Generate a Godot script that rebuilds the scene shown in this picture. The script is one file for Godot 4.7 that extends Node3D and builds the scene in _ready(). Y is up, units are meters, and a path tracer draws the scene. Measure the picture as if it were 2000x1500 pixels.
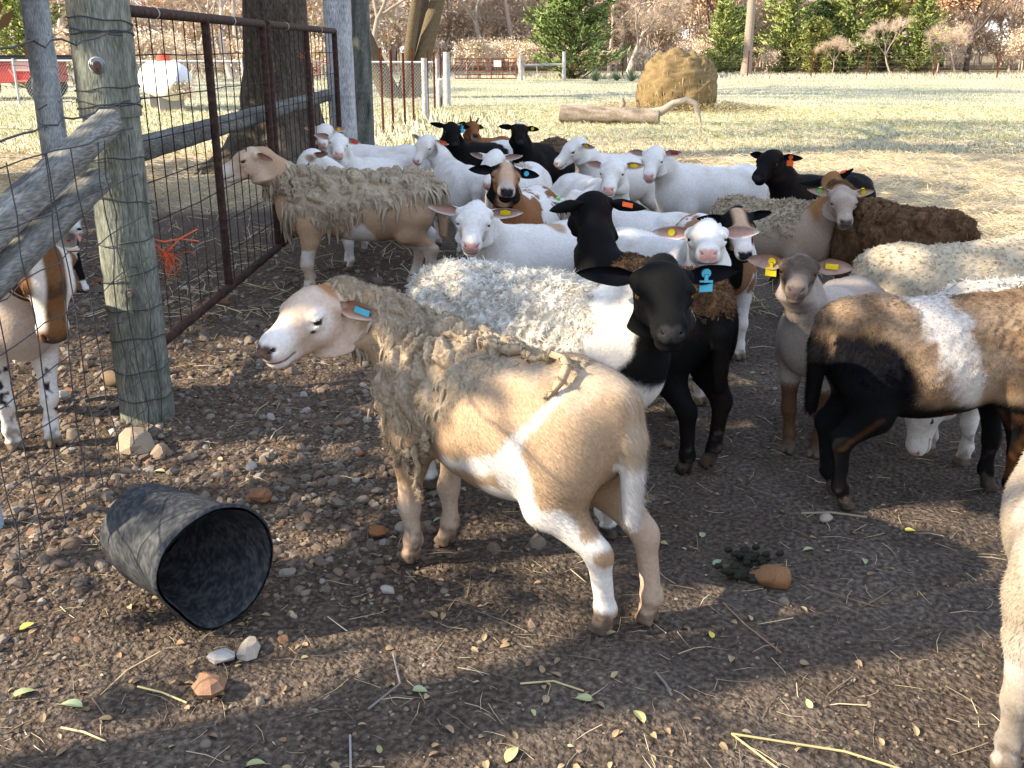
extends Node3D
# A flock of hair sheep in a farm lot in late autumn: fence and gate on the left, hay field and woods behind.

var M := {}
var font := SystemFont.new()

func materials() -> void:
	font.font_names = PackedStringArray(["Droid Sans"])
	nz_g.cellular_return_type = FastNoiseLite.RETURN_DISTANCE2_SUB
	var fine := grey_tex(11, 0.05, Color(0.90, 0.90, 0.90), Color(1, 1, 1), 256)
	var fineb := bump_tex(12, 0.06, 3.0, 256)
	M.hide = mat(0.85, fine, fineb, Vector3(5, 5, 5), 0.35)
	M.hair = mat(0.55)
	M.wool = mat(0.95, fine, fineb, Vector3(9, 9, 9), 0.8)
	for k in ["hide", "hair", "wool"]: M[k].metallic_specular = 0.15
	M.hair.metallic_specular = 0.25
	M.eye = mat(0.08)
	M.eye.metallic_specular = 0.5
	M.tag = mat(0.5)
	M.black = StandardMaterial3D.new()
	M.black.albedo_color = Color(0.05, 0.05, 0.05)
	M.black.roughness = 0.7
	M.plain = mat(0.8)
	M.gloss = mat(0.25)
	M.paint = mat(0.45)
	M.metal = mat(0.55)
	M.rubber = mat(0.55, null, bump_tex(15, 0.05, 4.0, 256), Vector3(4, 4, 4), 0.5)
	M.rust = mat(0.75, grey_tex(16, 0.03, Color(0.55, 0.5, 0.48), Color(1.0, 1.0, 1.0), 256), null, Vector3(3, 3, 3))
	M.wood = mat(0.9, grey_tex(17, 0.05, Color(0.62, 0.62, 0.62), Color(1, 1, 1), 256), bump_tex(18, 0.05, 5.0, 256), Vector3(9, 1.2, 9), 0.7)
	M.wood_z = M.wood.duplicate()
	M.wood_z.uv1_scale = Vector3(9, 9, 1.2)
	M.wood_x = M.wood.duplicate()
	M.wood_x.uv1_scale = Vector3(1.5, 6, 6)
	M.bark = mat(0.95, grey_tex(19, 0.05, Color(0.6, 0.6, 0.6), Color(1, 1, 1), 256), bump_tex(20, 0.05, 6.0, 256), Vector3(3, 1, 3), 0.9)
	M.bark_rough = M.bark
	M.leaf = mat(0.8)
	M.leaf.backlight_enabled = true
	M.leaf.backlight = Color(0.25, 0.22, 0.12)
	M.straw = mat(0.85)
	M.stone = mat(0.85, grey_tex(26, 0.03, Color(0.66, 0.64, 0.62), Color(1, 1, 1), 256), bump_tex(27, 0.05, 4.0, 256), Vector3(6, 6, 6), 0.6)
	M.soil = mat(0.95, grey_tex(28, 0.045, Color(0.5, 0.49, 0.48), Color(1, 1, 1), 1024, 6), bump_tex(29, 0.05, 9.0, 1024, 6), Vector3(0.9, 0.9, 0.9), 1.0, true)
# ------------------------------------------------------------------ helpers
var names := {}

func numbered(called: String) -> String:
	var n: int = names.get(called, 0)
	names[called] = n + 1
	return called if n == 0 else "%s_%03d" % [called, n]

func tag(o: Node3D, label: String, category: String, group := "", kind := "") -> Node3D:
	if label: o.set_meta("label", label)
	if category: o.set_meta("category", category)
	if group: o.set_meta("group", group)
	if kind: o.set_meta("kind", kind)
	return o

func thing(called: String, at: Vector3, turn: float, label: String, category: String, group := "") -> Node3D:
	var o := Node3D.new()
	o.name = numbered(called)
	add_child(o)
	o.position = at
	o.rotation.y = turn
	return tag(o, label, category, group)

func part(called: String, mesh: Mesh, mat: Material, parent: Node3D, at := Vector3.ZERO) -> MeshInstance3D:
	var o := MeshInstance3D.new()
	o.name = called
	o.mesh = mesh
	if mat: o.material_override = mat
	o.position = at
	parent.add_child(o, true)
	return o

func single(called: String, mesh: Mesh, mat: Material, at: Vector3, label: String, category: String, group := "", kind := "") -> MeshInstance3D:
	var o := MeshInstance3D.new()
	o.name = numbered(called)
	o.mesh = mesh
	if mat: o.material_override = mat
	add_child(o)
	o.position = at
	tag(o, label, category, group, kind)
	return o

# collects triangles; normals and linear vertex colours are given with each vertex
class MB:
	var v := PackedVector3Array()
	var n := PackedVector3Array()
	var c := PackedColorArray()
	var t := PackedInt32Array()

	func vert(p: Vector3, nn: Vector3, cc: Color) -> int:
		v.push_back(p); n.push_back(nn); c.push_back(cc)
		return v.size() - 1

	func tri(a: int, b: int, d: int) -> void:
		t.push_back(a); t.push_back(b); t.push_back(d)

	# corners counter-clockwise seen from outside
	func quad(a: Vector3, b: Vector3, d: Vector3, e: Vector3, cc: Color) -> void:
		var nn := (b - a).cross(e - a).normalized()
		var i := vert(a, nn, cc)
		vert(b, nn, cc); vert(d, nn, cc); vert(e, nn, cc)
		t.append_array([i, i + 2, i + 1, i, i + 3, i + 2])

	func face(a: Vector3, b: Vector3, d: Vector3, nn: Vector3, cc: Color) -> void:
		var i := vert(a, nn, cc)
		vert(b, nn, cc); vert(d, nn, cc)
		if (b - a).cross(d - a).dot(nn) > 0.0: t.append_array([i, i + 2, i + 1])
		else: t.append_array([i, i + 1, i + 2])

	func box(at: Vector3, size: Vector3, cc: Color, b := Basis.IDENTITY, bevel := 0.0) -> void:
		var h := size * 0.5
		var e := minf(bevel, minf(h.x, minf(h.y, h.z)) * 0.9)
		var dirs := [Vector3.RIGHT, Vector3.LEFT, Vector3.UP, Vector3.DOWN, Vector3.BACK, Vector3.FORWARD]
		for d: Vector3 in dirs:
			var u := Vector3(absf(d.y), absf(d.z), absf(d.x))
			var w := d.cross(u)
			var f: Vector3 = d * h
			var uu: Vector3 = u * (h - Vector3.ONE * e)
			var ww: Vector3 = w * (h - Vector3.ONE * e)
			quad(at + b * (f - uu - ww), at + b * (f + uu - ww), at + b * (f + uu + ww), at + b * (f - uu + ww), cc)
		if e <= 0.0: return
		for i in 3:
			for s1 in [-1, 1]:
				for s2 in [-1, 1]:
					var ax := Vector3.ZERO; ax[i] = 1.0
					var j := (i + 1) % 3
					var k := (i + 2) % 3
					var p1 := Vector3.ZERO; p1[j] = s1 * h[j]; p1[k] = s2 * (h[k] - e)
					var p2 := Vector3.ZERO; p2[j] = s1 * (h[j] - e); p2[k] = s2 * h[k]
					var l: Vector3 = ax * (h[i] - e)
					var nn := Vector3.ZERO; nn[j] = s1; nn[k] = s2
					nn = b * nn.normalized()
					var a0 := at + b * (p1 - l); var a1 := at + b * (p2 - l); var a2 := at + b * (p2 + l); var a3 := at + b * (p1 + l)
					var q := vert(a0, nn, cc)
					vert(a1, nn, cc); vert(a2, nn, cc); vert(a3, nn, cc)
					t.append_array([q, q + 1, q + 2, q, q + 2, q + 3])

	# swept tube with caps
	func tube(pts: PackedVector3Array, rad: PackedFloat32Array, sides: int, cc: Color, caps := true, flat := 1.0) -> void:
		var m := pts.size()
		var ref := Vector3.UP
		var d0 := (pts[1] - pts[0]).normalized()
		if absf(d0.y) > 0.9: ref = Vector3.RIGHT
		var u := ref.cross(d0).normalized()
		var base := v.size()
		for i in m:
			var d := (pts[mini(i + 1, m - 1)] - pts[maxi(i - 1, 0)]).normalized()
			u = (u - d * u.dot(d)).normalized()
			var w := d.cross(u)
			for s in sides:
				var a := TAU * s / sides
				var o := u * cos(a) + w * sin(a) * flat
				v.push_back(pts[i] + o * rad[i]); n.push_back(o.normalized()); c.push_back(cc)
		for i in m - 1:
			for s in sides:
				var a := base + i * sides + s
				var b := base + i * sides + (s + 1) % sides
				t.append_array([a, b + sides, b, a, a + sides, b + sides])
		if caps:
			for e in 2:
				var i := 0 if e == 0 else m - 1
				var d := (pts[1] - pts[0]).normalized() * -1.0 if e == 0 else (pts[m - 1] - pts[m - 2]).normalized()
				var q := v.size()
				for s in sides:
					v.push_back(v[base + i * sides + s]); n.push_back(d); c.push_back(cc)
				for s in range(1, sides - 1):
					if e == 0: t.append_array([q, q + s, q + s + 1])
					else: t.append_array([q, q + s + 1, q + s])

	func mesh(mat: Material = null) -> ArrayMesh:
		var a := []
		a.resize(Mesh.ARRAY_MAX)
		a[Mesh.ARRAY_VERTEX] = v; a[Mesh.ARRAY_NORMAL] = n; a[Mesh.ARRAY_COLOR] = c; a[Mesh.ARRAY_INDEX] = t
		var m := ArrayMesh.new()
		m.add_surface_from_arrays(Mesh.PRIMITIVE_TRIANGLES, a)
		if mat: m.surface_set_material(0, mat)
		return m

func tube2(a: Vector3, b: Vector3, ra: float, rb: float, sides: int, cc: Color) -> ArrayMesh:
	var m := MB.new()
	m.tube(PackedVector3Array([a, b]), PackedFloat32Array([ra, rb]), sides, cc)
	return m.mesh()

func fnl(sd: int, freq: float, type := FastNoiseLite.TYPE_SIMPLEX_SMOOTH, oct := 3) -> FastNoiseLite:
	var f := FastNoiseLite.new()
	f.seed = sd; f.frequency = freq; f.noise_type = type
	f.fractal_type = FastNoiseLite.FRACTAL_FBM if oct > 1 else FastNoiseLite.FRACTAL_NONE
	f.fractal_octaves = oct
	return f

func grey_tex(sd: int, freq: float, lo: Color, hi: Color, size := 512, oct := 4, type := FastNoiseLite.TYPE_SIMPLEX_SMOOTH) -> NoiseTexture2D:
	var t := NoiseTexture2D.new()
	t.width = size; t.height = size; t.seamless = true
	t.noise = fnl(sd, freq, type, oct)
	var g := Gradient.new()
	g.offsets = PackedFloat32Array([0.15, 0.85]); g.colors = PackedColorArray([lo, hi])
	t.color_ramp = g
	return t

func bump_tex(sd: int, freq: float, strength: float, size := 512, oct := 4, type := FastNoiseLite.TYPE_SIMPLEX_SMOOTH) -> NoiseTexture2D:
	var t := NoiseTexture2D.new()
	t.width = size; t.height = size; t.seamless = true; t.as_normal_map = true; t.bump_strength = strength
	t.noise = fnl(sd, freq, type, oct)
	return t

func mat(rough: float, tex: Texture2D = null, bump: Texture2D = null, scale := Vector3.ONE, nscale := 1.0, world := false) -> StandardMaterial3D:
	var m := StandardMaterial3D.new()
	m.vertex_color_use_as_albedo = true
	m.roughness = rough
	m.metallic_specular = 0.3
	if tex or bump:
		m.uv1_triplanar = true
		m.uv1_world_triplanar = world
		m.uv1_scale = scale
	if tex: m.albedo_texture = tex
	if bump:
		m.normal_enabled = true; m.normal_texture = bump; m.normal_scale = nscale
	return m

func smooth(a: float, b: float, x: float) -> float:
	var t := clampf((x - a) / (b - a), 0.0, 1.0)
	return t * t * (3.0 - 2.0 * t)
# ------------------------------------------------------------------ bodies: smooth union of tapered bones, meshed as surface nets
const ST := 16
var pr := PackedFloat32Array()

func ell(c: Vector3, r: Vector3, deg: float, k: float) -> void:
	var a := deg_to_rad(deg)
	pr.append_array([0.0, c.x, c.y, c.z, r.x, r.y, r.z, cos(a), sin(a), k, maxf(r.x, maxf(r.y, r.z)), 0, 0, 0, 0, 0])

func bone(a: Vector3, b: Vector3, ra: float, rb: float, zs: float, k: float) -> void:
	pr.append_array([1.0, a.x, a.y, a.z, b.x, b.y, b.z, ra, rb, k, a.distance_to(b) * 0.5 + maxf(ra, rb), zs, 0, 0, 0, 0])

func cut(a: Vector3, b: Vector3, r: float, k: float) -> void:
	pr.append_array([2.0, a.x, a.y, a.z, b.x, b.y, b.z, r, r, k, a.distance_to(b) * 0.5 + r, 1.0, 0, 0, 0, 0])

func sd_at(p: Vector3, use: PackedInt32Array) -> float:
	var d := 1.0
	for o: int in use:
		var k := pr[o + 9]
		if pr[o] == 0.0:
			var x := p.x - pr[o + 1]
			var y := p.y - pr[o + 2]
			var ca := pr[o + 7]
			var sa := pr[o + 8]
			var q := Vector3(x * ca + y * sa, y * ca - x * sa, p.z - pr[o + 3])
			var r := Vector3(pr[o + 4], pr[o + 5], pr[o + 6])
			q /= r
			var k0 := q.length()
			var k1 := (q / r).length()
			var e := k0 * (k0 - 1.0) / maxf(k1, 0.0001)
			var h := maxf(k - absf(d - e), 0.0)
			d = minf(d, e) - h * h * 0.25 / k
		else:
			var a := Vector3(pr[o + 1], pr[o + 2], pr[o + 3])
			var ba := Vector3(pr[o + 4], pr[o + 5], pr[o + 6]) - a
			var pa := p - a
			var t := clampf(pa.dot(ba) / maxf(ba.length_squared(), 1e-8), 0.0, 1.0)
			var w := pa - ba * t
			var zs := pr[o + 11]
			w.z *= zs
			var e := w.length() - lerpf(pr[o + 7], pr[o + 8], t)
			if pr[o] == 1.0:
				var h := maxf(k - absf(d - e), 0.0)
				d = minf(d, e) - h * h * 0.25 / k
			else:
				var h := maxf(k - absf(d + e), 0.0)
				d = maxf(d, -e) + h * h * 0.25 / k
	return d

func axis(stops: Array) -> PackedFloat32Array:
	# [from, step, to, step, to ...]
	var out := PackedFloat32Array()
	var x: float = stops[0]
	var i := 1
	while i < stops.size():
		var n := maxi(1, int(round((stops[i + 1] - x) / stops[i])))
		for k in n: out.push_back(x + (stops[i + 1] - x) * k / n)
		x = stops[i + 1]
		i += 2
	out.push_back(x)
	while (out.size() - 1) % 4 != 0: out.push_back(out[-1] + 0.012)
	return out

func nets(xs: PackedFloat32Array, ys: PackedFloat32Array, zs: PackedFloat32Array) -> Dictionary:
	var nx := xs.size()
	var ny := ys.size()
	var nz := zs.size()
	var count := pr.size() / ST
	var all := PackedInt32Array()
	var mid := PackedVector3Array()
	for i in count:
		var o := i * ST
		all.push_back(o)
		mid.push_back(Vector3(pr[o + 1], pr[o + 2], pr[o + 3]) if pr[o] == 0.0 else Vector3(pr[o + 1] + pr[o + 4], pr[o + 2] + pr[o + 5], pr[o + 3] + pr[o + 6]) * 0.5)
	var D := PackedFloat32Array()
	D.resize(nx * ny * nz)
	D.fill(9.0)
	var cells := PackedInt32Array()
	for bi in range(0, nx - 1, 4):
		for bj in range(0, ny - 1, 4):
			for bk in range(0, nz - 1, 4):
				var lo := Vector3(xs[bi], ys[bj], zs[bk])
				var hi := Vector3(xs[bi + 4], ys[bj + 4], zs[bk + 4])
				var c := (lo + hi) * 0.5
				var hd := (hi - lo).length() * 0.5
				var near := PackedInt32Array()
				for i in count:
					if c.distance_to(mid[i]) - pr[i * ST + 10] < hd + 0.06: near.push_back(i * ST)
				if near.is_empty(): continue
				var d := sd_at(c, near)
				if absf(d) > hd * 1.25 + 0.01: continue
				for i in range(bi, bi + 5):
					for j in range(bj, bj + 5):
						var row := (i * ny + j) * nz
						for k in range(bk, bk + 5):
							if D[row + k] == 9.0: D[row + k] = sd_at(Vector3(xs[i], ys[j], zs[k]), near)
				for i in range(bi, bi + 4):
					for j in range(bj, bj + 4):
						for k in range(bk, bk + 4): cells.push_back((i * ny + j) * nz + k)
	var vid := PackedInt32Array()
	vid.resize(nx * ny * nz)
	vid.fill(-1)
	var V := PackedVector3Array()
	var used := PackedInt32Array()
	var sj := nz
	var si := ny * nz
	var off := PackedInt32Array([0, 1, sj, sj + 1, si, si + 1, si + sj, si + sj + 1])
	var edges := PackedInt32Array([0, 1, 2, 3, 4, 5, 6, 7, 0, 2, 1, 3, 4, 6, 5, 7, 0, 4, 1, 5, 2, 6, 3, 7])
	for c in cells:
		var neg := 0
		for q in 8:
			if D[c + off[q]] < 0.0: neg += 1
		if neg == 0 or neg == 8: continue
		var i := c / si
		var j := (c / nz) % ny
		var k := c % nz
		var p := Vector3.ZERO
		var m := 0
		for e in 12:
			var a := edges[e * 2]
			var b := edges[e * 2 + 1]
			var da := D[c + off[a]]
			var db := D[c + off[b]]
			if (da < 0.0) == (db < 0.0): continue
			var t := da / (da - db)
			var pa := Vector3(xs[i + (a >> 2)], ys[j + ((a >> 1) & 1)], zs[k + (a & 1)])
			var pb := Vector3(xs[i + (b >> 2)], ys[j + ((b >> 1) & 1)], zs[k + (b & 1)])
			p += pa.lerp(pb, t)
			m += 1
		vid[c] = V.size()
		V.push_back(p / m)
		used.push_back(c)
	var T := PackedInt32Array()
	for c in used:
		var s0 := D[c] < 0.0
		for ax in 3:
			var st := si if ax == 0 else (sj if ax == 1 else 1)
			var u := sj if ax == 0 else (1 if ax == 1 else si)
			var w := 1 if ax == 0 else (si if ax == 1 else sj)
			if (D[c + st] < 0.0) == s0: continue
			if c - u - w < 0: continue
			var a := vid[c]
			var b := vid[c - u]
			var e := vid[c - u - w]
			var f := vid[c - w]
			if b < 0 or e < 0 or f < 0: continue
			if s0: T.append_array([a, e, b, a, f, e])
			else: T.append_array([a, b, e, a, e, f])
	return {"v": V, "t": T}

func normals_of(V: PackedVector3Array, T: PackedInt32Array) -> PackedVector3Array:
	var N := PackedVector3Array()
	N.resize(V.size())
	for i in range(0, T.size(), 3):
		var a := T[i]
		var b := T[i + 1]
		var c := T[i + 2]
		var n := (V[c] - V[a]).cross(V[b] - V[a])
		N[a] += n; N[b] += n; N[c] += n
	for i in N.size(): N[i] = N[i].normalized()
	return N
# ------------------------------------------------------------------ sheep: one rest shape, posed and coloured for each animal
const N0 := Vector3(0.33, 0.60, 0)
const N1 := Vector3(0.52, 0.86, 0)
var HB := Basis(Vector3(0, 0, 1), deg_to_rad(-35.0))   # head axes: u along the muzzle, v up, w to the right

func hl(u: float, v: float, w: float) -> Vector3:
	return N1 + HB * Vector3(u, v, w)

func sheep_prims() -> void:
	pr = PackedFloat32Array()
	# trunk
	ell(Vector3(0.09, 0.515, 0), Vector3(0.33, 0.178, 0.155), 2, 0.05)
	ell(Vector3(-0.10, 0.495, 0), Vector3(0.30, 0.182, 0.186), -3, 0.06)
	ell(Vector3(-0.27, 0.560, 0), Vector3(0.165, 0.136, 0.122), 14, 0.06)
	for s: float in [-1.0, 1.0]: ell(Vector3(-0.19, 0.640, 0.085 * s), Vector3(0.045, 0.028, 0.030), 10, 0.05)   # hip bones
	ell(Vector3(0.32, 0.500, 0), Vector3(0.11, 0.145, 0.105), 20, 0.07)
	ell(Vector3(0.20, 0.615, 0), Vector3(0.16, 0.082, 0.075), 4, 0.06)
	ell(Vector3(-0.36, 0.600, 0), Vector3(0.075, 0.07, 0.07), 20, 0.05)
	# neck
	bone(Vector3(0.29, 0.545, 0), Vector3(0.405, 0.69, 0), 0.122, 0.088, 1.28, 0.08)
	bone(Vector3(0.405, 0.69, 0), hl(0.0, -0.070, 0), 0.086, 0.060, 1.22, 0.05)
	# head
	ell(hl(0.038, -0.042, 0), Vector3(0.078, 0.064, 0.056), -35, 0.03)
	ell(hl(0.078, -0.030, 0), Vector3(0.060, 0.044, 0.050), -42, 0.02)
	bone(hl(0.085, -0.044, 0), hl(0.185, -0.058, 0), 0.050, 0.0355, 1.15, 0.025)
	ell(hl(0.203, -0.067, 0), Vector3(0.040, 0.038, 0.0360), -35, 0.018)
	bone(hl(0.045, -0.094, 0), hl(0.185, -0.100, 0), 0.046, 0.0225, 1.22, 0.022)
	ell(hl(0.200, -0.103, 0), Vector3(0.030, 0.017, 0.026), -30, 0.012)
	for s: float in [-1.0, 1.0]:
		ell(hl(0.052, -0.082, 0.030 * s), Vector3(0.050, 0.038, 0.020), -35, 0.02)
		ell(hl(0.084, -0.020, 0.045 * s), Vector3(0.026, 0.013, 0.012), -30, 0.012)   # brow
		ell(hl(0.094, -0.047, 0.045 * s), Vector3(0.022, 0.010, 0.011), -50, 0.010)   # lower lid
		ell(hl(0.018, -0.028, 0.050 * s), Vector3(0.020, 0.022, 0.018), -35, 0.015)   # ear root
		ell(hl(0.222, -0.066, 0.019 * s), Vector3(0.014, 0.016, 0.012), -35, 0.008)
		# fore leg
		ell(Vector3(0.265, 0.475, 0.098 * s), Vector3(0.075, 0.135, 0.048), -8, 0.05)
		bone(Vector3(0.262, 0.42, 0.100 * s), Vector3(0.270, 0.325, 0.098 * s), 0.060, 0.043, 1.15, 0.05)
		bone(Vector3(0.270, 0.325, 0.098 * s), Vector3(0.292, 0.195, 0.095 * s), 0.045, 0.0315, 1.1, 0.025)
		ell(Vector3(0.295, 0.190, 0.095 * s), Vector3(0.035, 0.040, 0.032), 0, 0.02)
		bone(Vector3(0.290, 0.175, 0.095 * s), Vector3(0.284, 0.088, 0.095 * s), 0.0275, 0.0240, 1.0, 0.015)
		ell(Vector3(0.285, 0.080, 0.095 * s), Vector3(0.030, 0.028, 0.029), 0, 0.015)
		bone(Vector3(0.287, 0.075, 0.095 * s), Vector3(0.300, 0.042, 0.095 * s), 0.026, 0.025, 1.0, 0.012)
		for q: float in [-1.0, 1.0]:
			bone(Vector3(0.296, 0.034, (0.095 + 0.0150 * q) * s), Vector3(0.326, 0.013, (0.095 + 0.0155 * q) * s), 0.0205, 0.0125, 1.10, 0.006)
			bone(Vector3(0.290, 0.012, (0.095 + 0.0150 * q) * s), Vector3(0.318, 0.011, (0.095 + 0.0152 * q) * s), 0.0128, 0.0122, 1.05, 0.006)
			ell(Vector3(0.262, 0.068, (0.095 + 0.011 * q) * s), Vector3(0.008, 0.009, 0.007), 0, 0.005)
		# hind leg
		ell(Vector3(-0.285, 0.475, 0.100 * s), Vector3(0.095, 0.142, 0.048), 10, 0.06)
		bone(Vector3(-0.275, 0.43, 0.106 * s), Vector3(-0.255, 0.345, 0.108 * s), 0.078, 0.060, 1.25, 0.05)
		bone(Vector3(-0.255, 0.350, 0.108 * s), Vector3(-0.362, 0.252, 0.105 * s), 0.066, 0.040, 1.15, 0.035)
		ell(Vector3(-0.374, 0.242, 0.105 * s), Vector3(0.038, 0.044, 0.029), 25, 0.02)
		bone(Vector3(-0.369, 0.235, 0.105 * s), Vector3(-0.364, 0.092, 0.105 * s), 0.0335, 0.0275, 1.10, 0.018)
		ell(Vector3(-0.364, 0.082, 0.105 * s), Vector3(0.032, 0.029, 0.030), 0, 0.015)
		bone(Vector3(-0.362, 0.075, 0.105 * s), Vector3(-0.345, 0.042, 0.105 * s), 0.0275, 0.0255, 1.0, 0.012)
		for q: float in [-1.0, 1.0]:
			bone(Vector3(-0.348, 0.034, (0.105 + 0.0150 * q) * s), Vector3(-0.318, 0.013, (0.105 + 0.0155 * q) * s), 0.0205, 0.0125, 1.10, 0.006)
			bone(Vector3(-0.354, 0.012, (0.105 + 0.0150 * q) * s), Vector3(-0.326, 0.011, (0.105 + 0.0152 * q) * s), 0.0128, 0.0122, 1.05, 0.006)
			ell(Vector3(-0.387, 0.070, (0.105 + 0.011 * q) * s), Vector3(0.008, 0.009, 0.007), 0, 0.005)
	# tail
	bone(Vector3(-0.405, 0.620, 0), Vector3(-0.436, 0.53, 0), 0.032, 0.035, 0.85, 0.03)
	bone(Vector3(-0.436, 0.53, 0), Vector3(-0.442, 0.33, 0), 0.035, 0.022, 0.85, 0.012)
	# mouth, nostrils, eyes
	for s: float in [-1.0, 1.0]:
		cut(hl(0.231, -0.058, 0.014 * s), hl(0.221, -0.052, 0.026 * s), 0.0050, 0.004)
		cut(hl(0.091, -0.0335, 0.058 * s), hl(0.091, -0.0335, 0.062 * s), 0.0145, 0.004)
		ell(hl(0.089, -0.0235, 0.0545 * s), Vector3(0.0190, 0.0056, 0.0082), -40, 0.005)   # lids over the eye
		ell(hl(0.093, -0.0425, 0.0530 * s), Vector3(0.0165, 0.0044, 0.0076), -42, 0.004)
	cut(hl(0.244, -0.070, 0), hl(0.238, -0.085, 0), 0.0028, 0.003)

func make_rest(f: float) -> Dictionary:
	sheep_prims()
	var xs := axis([-0.50, 0.011 * f, 0.44, 0.0042 * f, 0.72])
	var ys := axis([-0.006, 0.0062 * f, 0.10, 0.011 * f, 0.62, 0.0045 * f, 0.94])
	var zs := axis([-0.205, 0.0105 * f, -0.075, 0.0044 * f, 0.075, 0.0105 * f, 0.205])
	var m := nets(xs, ys, zs)
	var V: PackedVector3Array = m.v
	var tn := PackedFloat32Array()
	var hw := PackedFloat32Array()
	var dir := (N1 - N0)
	for p in V:
		var q := HB.transposed() * (p - N1)
		var h := smooth(-0.055, 0.025, q.x) * smooth(-0.205, -0.150, q.y) * smooth(0.36, 0.44, p.x)
		tn.push_back(maxf(clampf((p - N0).dot(dir) / dir.length_squared(), 0.0, 1.0), h))
		hw.push_back(h)
	m["tn"] = tn
	m["hw"] = hw
	return m

class Pose:
	var lx := 1.0
	var fat := 0.0
	var hu := 1.0
	var hs := 1.0
	var hz := 1.15
	var legs := PackedFloat32Array([0, 0, 0, 0, 0, 0, 0, 0])
	var frames: Array[Transform3D] = []
	var head := Basis.IDENTITY
	var HB: Basis
	var N0: Vector3
	var N1: Vector3
	var s := 1.0

	func at(p: Vector3, t: float, h: float) -> Vector3:
		var x0 := p.x
		if h > 0.0:
			var q := HB.transposed() * (p - N1)
			q = Vector3(q.x * lerpf(1.0, hu, h), q.y * lerpf(1.0, hs, h), q.z * lerpf(1.0, hs * hz, h))
			p = N1 + HB * q
		if h > 0.0: p = p.lerp(N1 + head * (p - N1), h)
		if x0 < 0.33:
			p.x = 0.33 + (p.x - 0.33) * lx
			if fat != 0.0 and p.y > 0.25:
				var b := clampf(1.0 - absf(x0 + 0.08) / 0.36, 0.0, 1.0)
				p.z *= 1.0 + fat * b
				if p.y < 0.5: p.y -= fat * 0.16 * b * clampf((0.5 - p.y) / 0.15, 0.0, 1.0) * clampf((p.y - 0.25) / 0.08, 0.0, 1.0)
		if p.y < 0.46 and t < 0.05:
			var front := x0 > -0.02
			var ax := 0.28 if front else -0.33
			var right := p.z > 0.0
			var az := (0.095 if front else 0.105) * (1.0 if right else -1.0)
			var dd := Vector2((x0 - ax) * 0.8, p.z - az).length()
			var m := 1.0 - clampf((dd - 0.06) / 0.08, 0.0, 1.0)
			if p.y < 0.30: m = 1.0
			if not front and x0 < -0.395 and absf(p.z) < 0.05 and p.y > 0.29: m = 0.0
			var w := (0.46 - p.y) / 0.46
			w = w * m
			var o := (0 if front else 4) + (2 if right else 0)
			p.x += legs[o] * w
			p.z += legs[o + 1] * w
		if t > 0.0:
			var f := t * 5.0
			var i := mini(int(f), 4)
			p = (frames[i] * p).lerp(frames[i + 1] * p, f - i)
		return p * s

func make_pose(P: Dictionary) -> Pose:
	var o := Pose.new()
	o.HB = HB; o.N0 = N0; o.N1 = N1
	o.s = P.get("s", 1.0)
	o.lx = P.get("lx", 0.89)
	o.fat = P.get("fat", 0.0)
	o.hu = P.get("hu", 1.0)
	o.hs = P.get("hs", 1.0)
	o.hz = P.get("hz", 1.15)
	var L: Array = P.get("legs", [0, 0, 0, 0, 0, 0, 0, 0])   # FL x z, FR x z, HL x z, HR x z
	for i in 8: o.legs[i] = L[i]
	var nk: Array = P.neck   # neck yaw, neck pitch, head yaw, head pitch, head roll
	var r := Basis(Vector3.UP, deg_to_rad(nk[0] / 5.0)) * Basis(Vector3(0, 0, 1), deg_to_rad(nk[1] / 5.0))
	var F := Transform3D.IDENTITY
	o.frames.append(F)
	for i in 5:
		var J := N0.lerp(N1, i / 5.0)
		var ri := r
		if i == 0 and nk.size() > 5: ri = Basis(Vector3(0, 0, 1), deg_to_rad(nk[5])) * r   # bent at the shoulder
		F = F * Transform3D(ri, J - ri * J)
		o.frames.append(F)
	o.head = Basis(Vector3.UP, deg_to_rad(nk[2])) * Basis(Vector3(0, 0, 1), deg_to_rad(nk[3])) * Basis(Vector3.RIGHT, deg_to_rad(nk[4]))
	return o

# a point of the ear in head axes: s along it, c across it, side -1 left, 1 right
func ear_at(s: float, c: float, side: float, E: Dictionary, out: bool) -> Vector3:
	var len: float = E.get("len", 0.115)
	var droop: float = deg_to_rad(E.get("droop", 12.0) + (E.get("dl", 0.0) if side < 0 else E.get("dr", 0.0)))
	var back: float = deg_to_rad(E.get("back", 20.0))
	var turn: float = deg_to_rad(E.get("turn", 4.0))
	var wid: float = E.get("wid", 0.0245) * (0.50 + 0.50 * smooth(0.0, 0.32, s)) * pow(maxf(0.0, 1.0 - pow(maxf(0.0, (s - 0.30) / 0.70), 1.9)), 0.75)
	var cupd := 0.026 * (1.0 - smooth(0.0, 1.0, s) * 0.75)
	# own axes: a along, b across (edge to edge), n the hollow side
	var a := s * len
	var b := c * wid
	var n := -cupd * (1.0 - c * c) + (-0.0035 if out else 0.0) - 0.012 * s * s
	var q := Vector3(n, b, a)                       # u hollow side forward, v edges up and down, w outwards
	q = Basis(Vector3(0, 0, 1), turn) * q           # roll about the ear's length
	q = Basis(Vector3(1, 0, 0), droop) * q          # droop
	q = Basis(Vector3(0, 1, 0), -back) * q          # swept back
	q.z *= side
	return Vector3(0.016, -0.026, 0.050 * side) + q

var fur_rng := RandomNumberGenerator.new()

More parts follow.
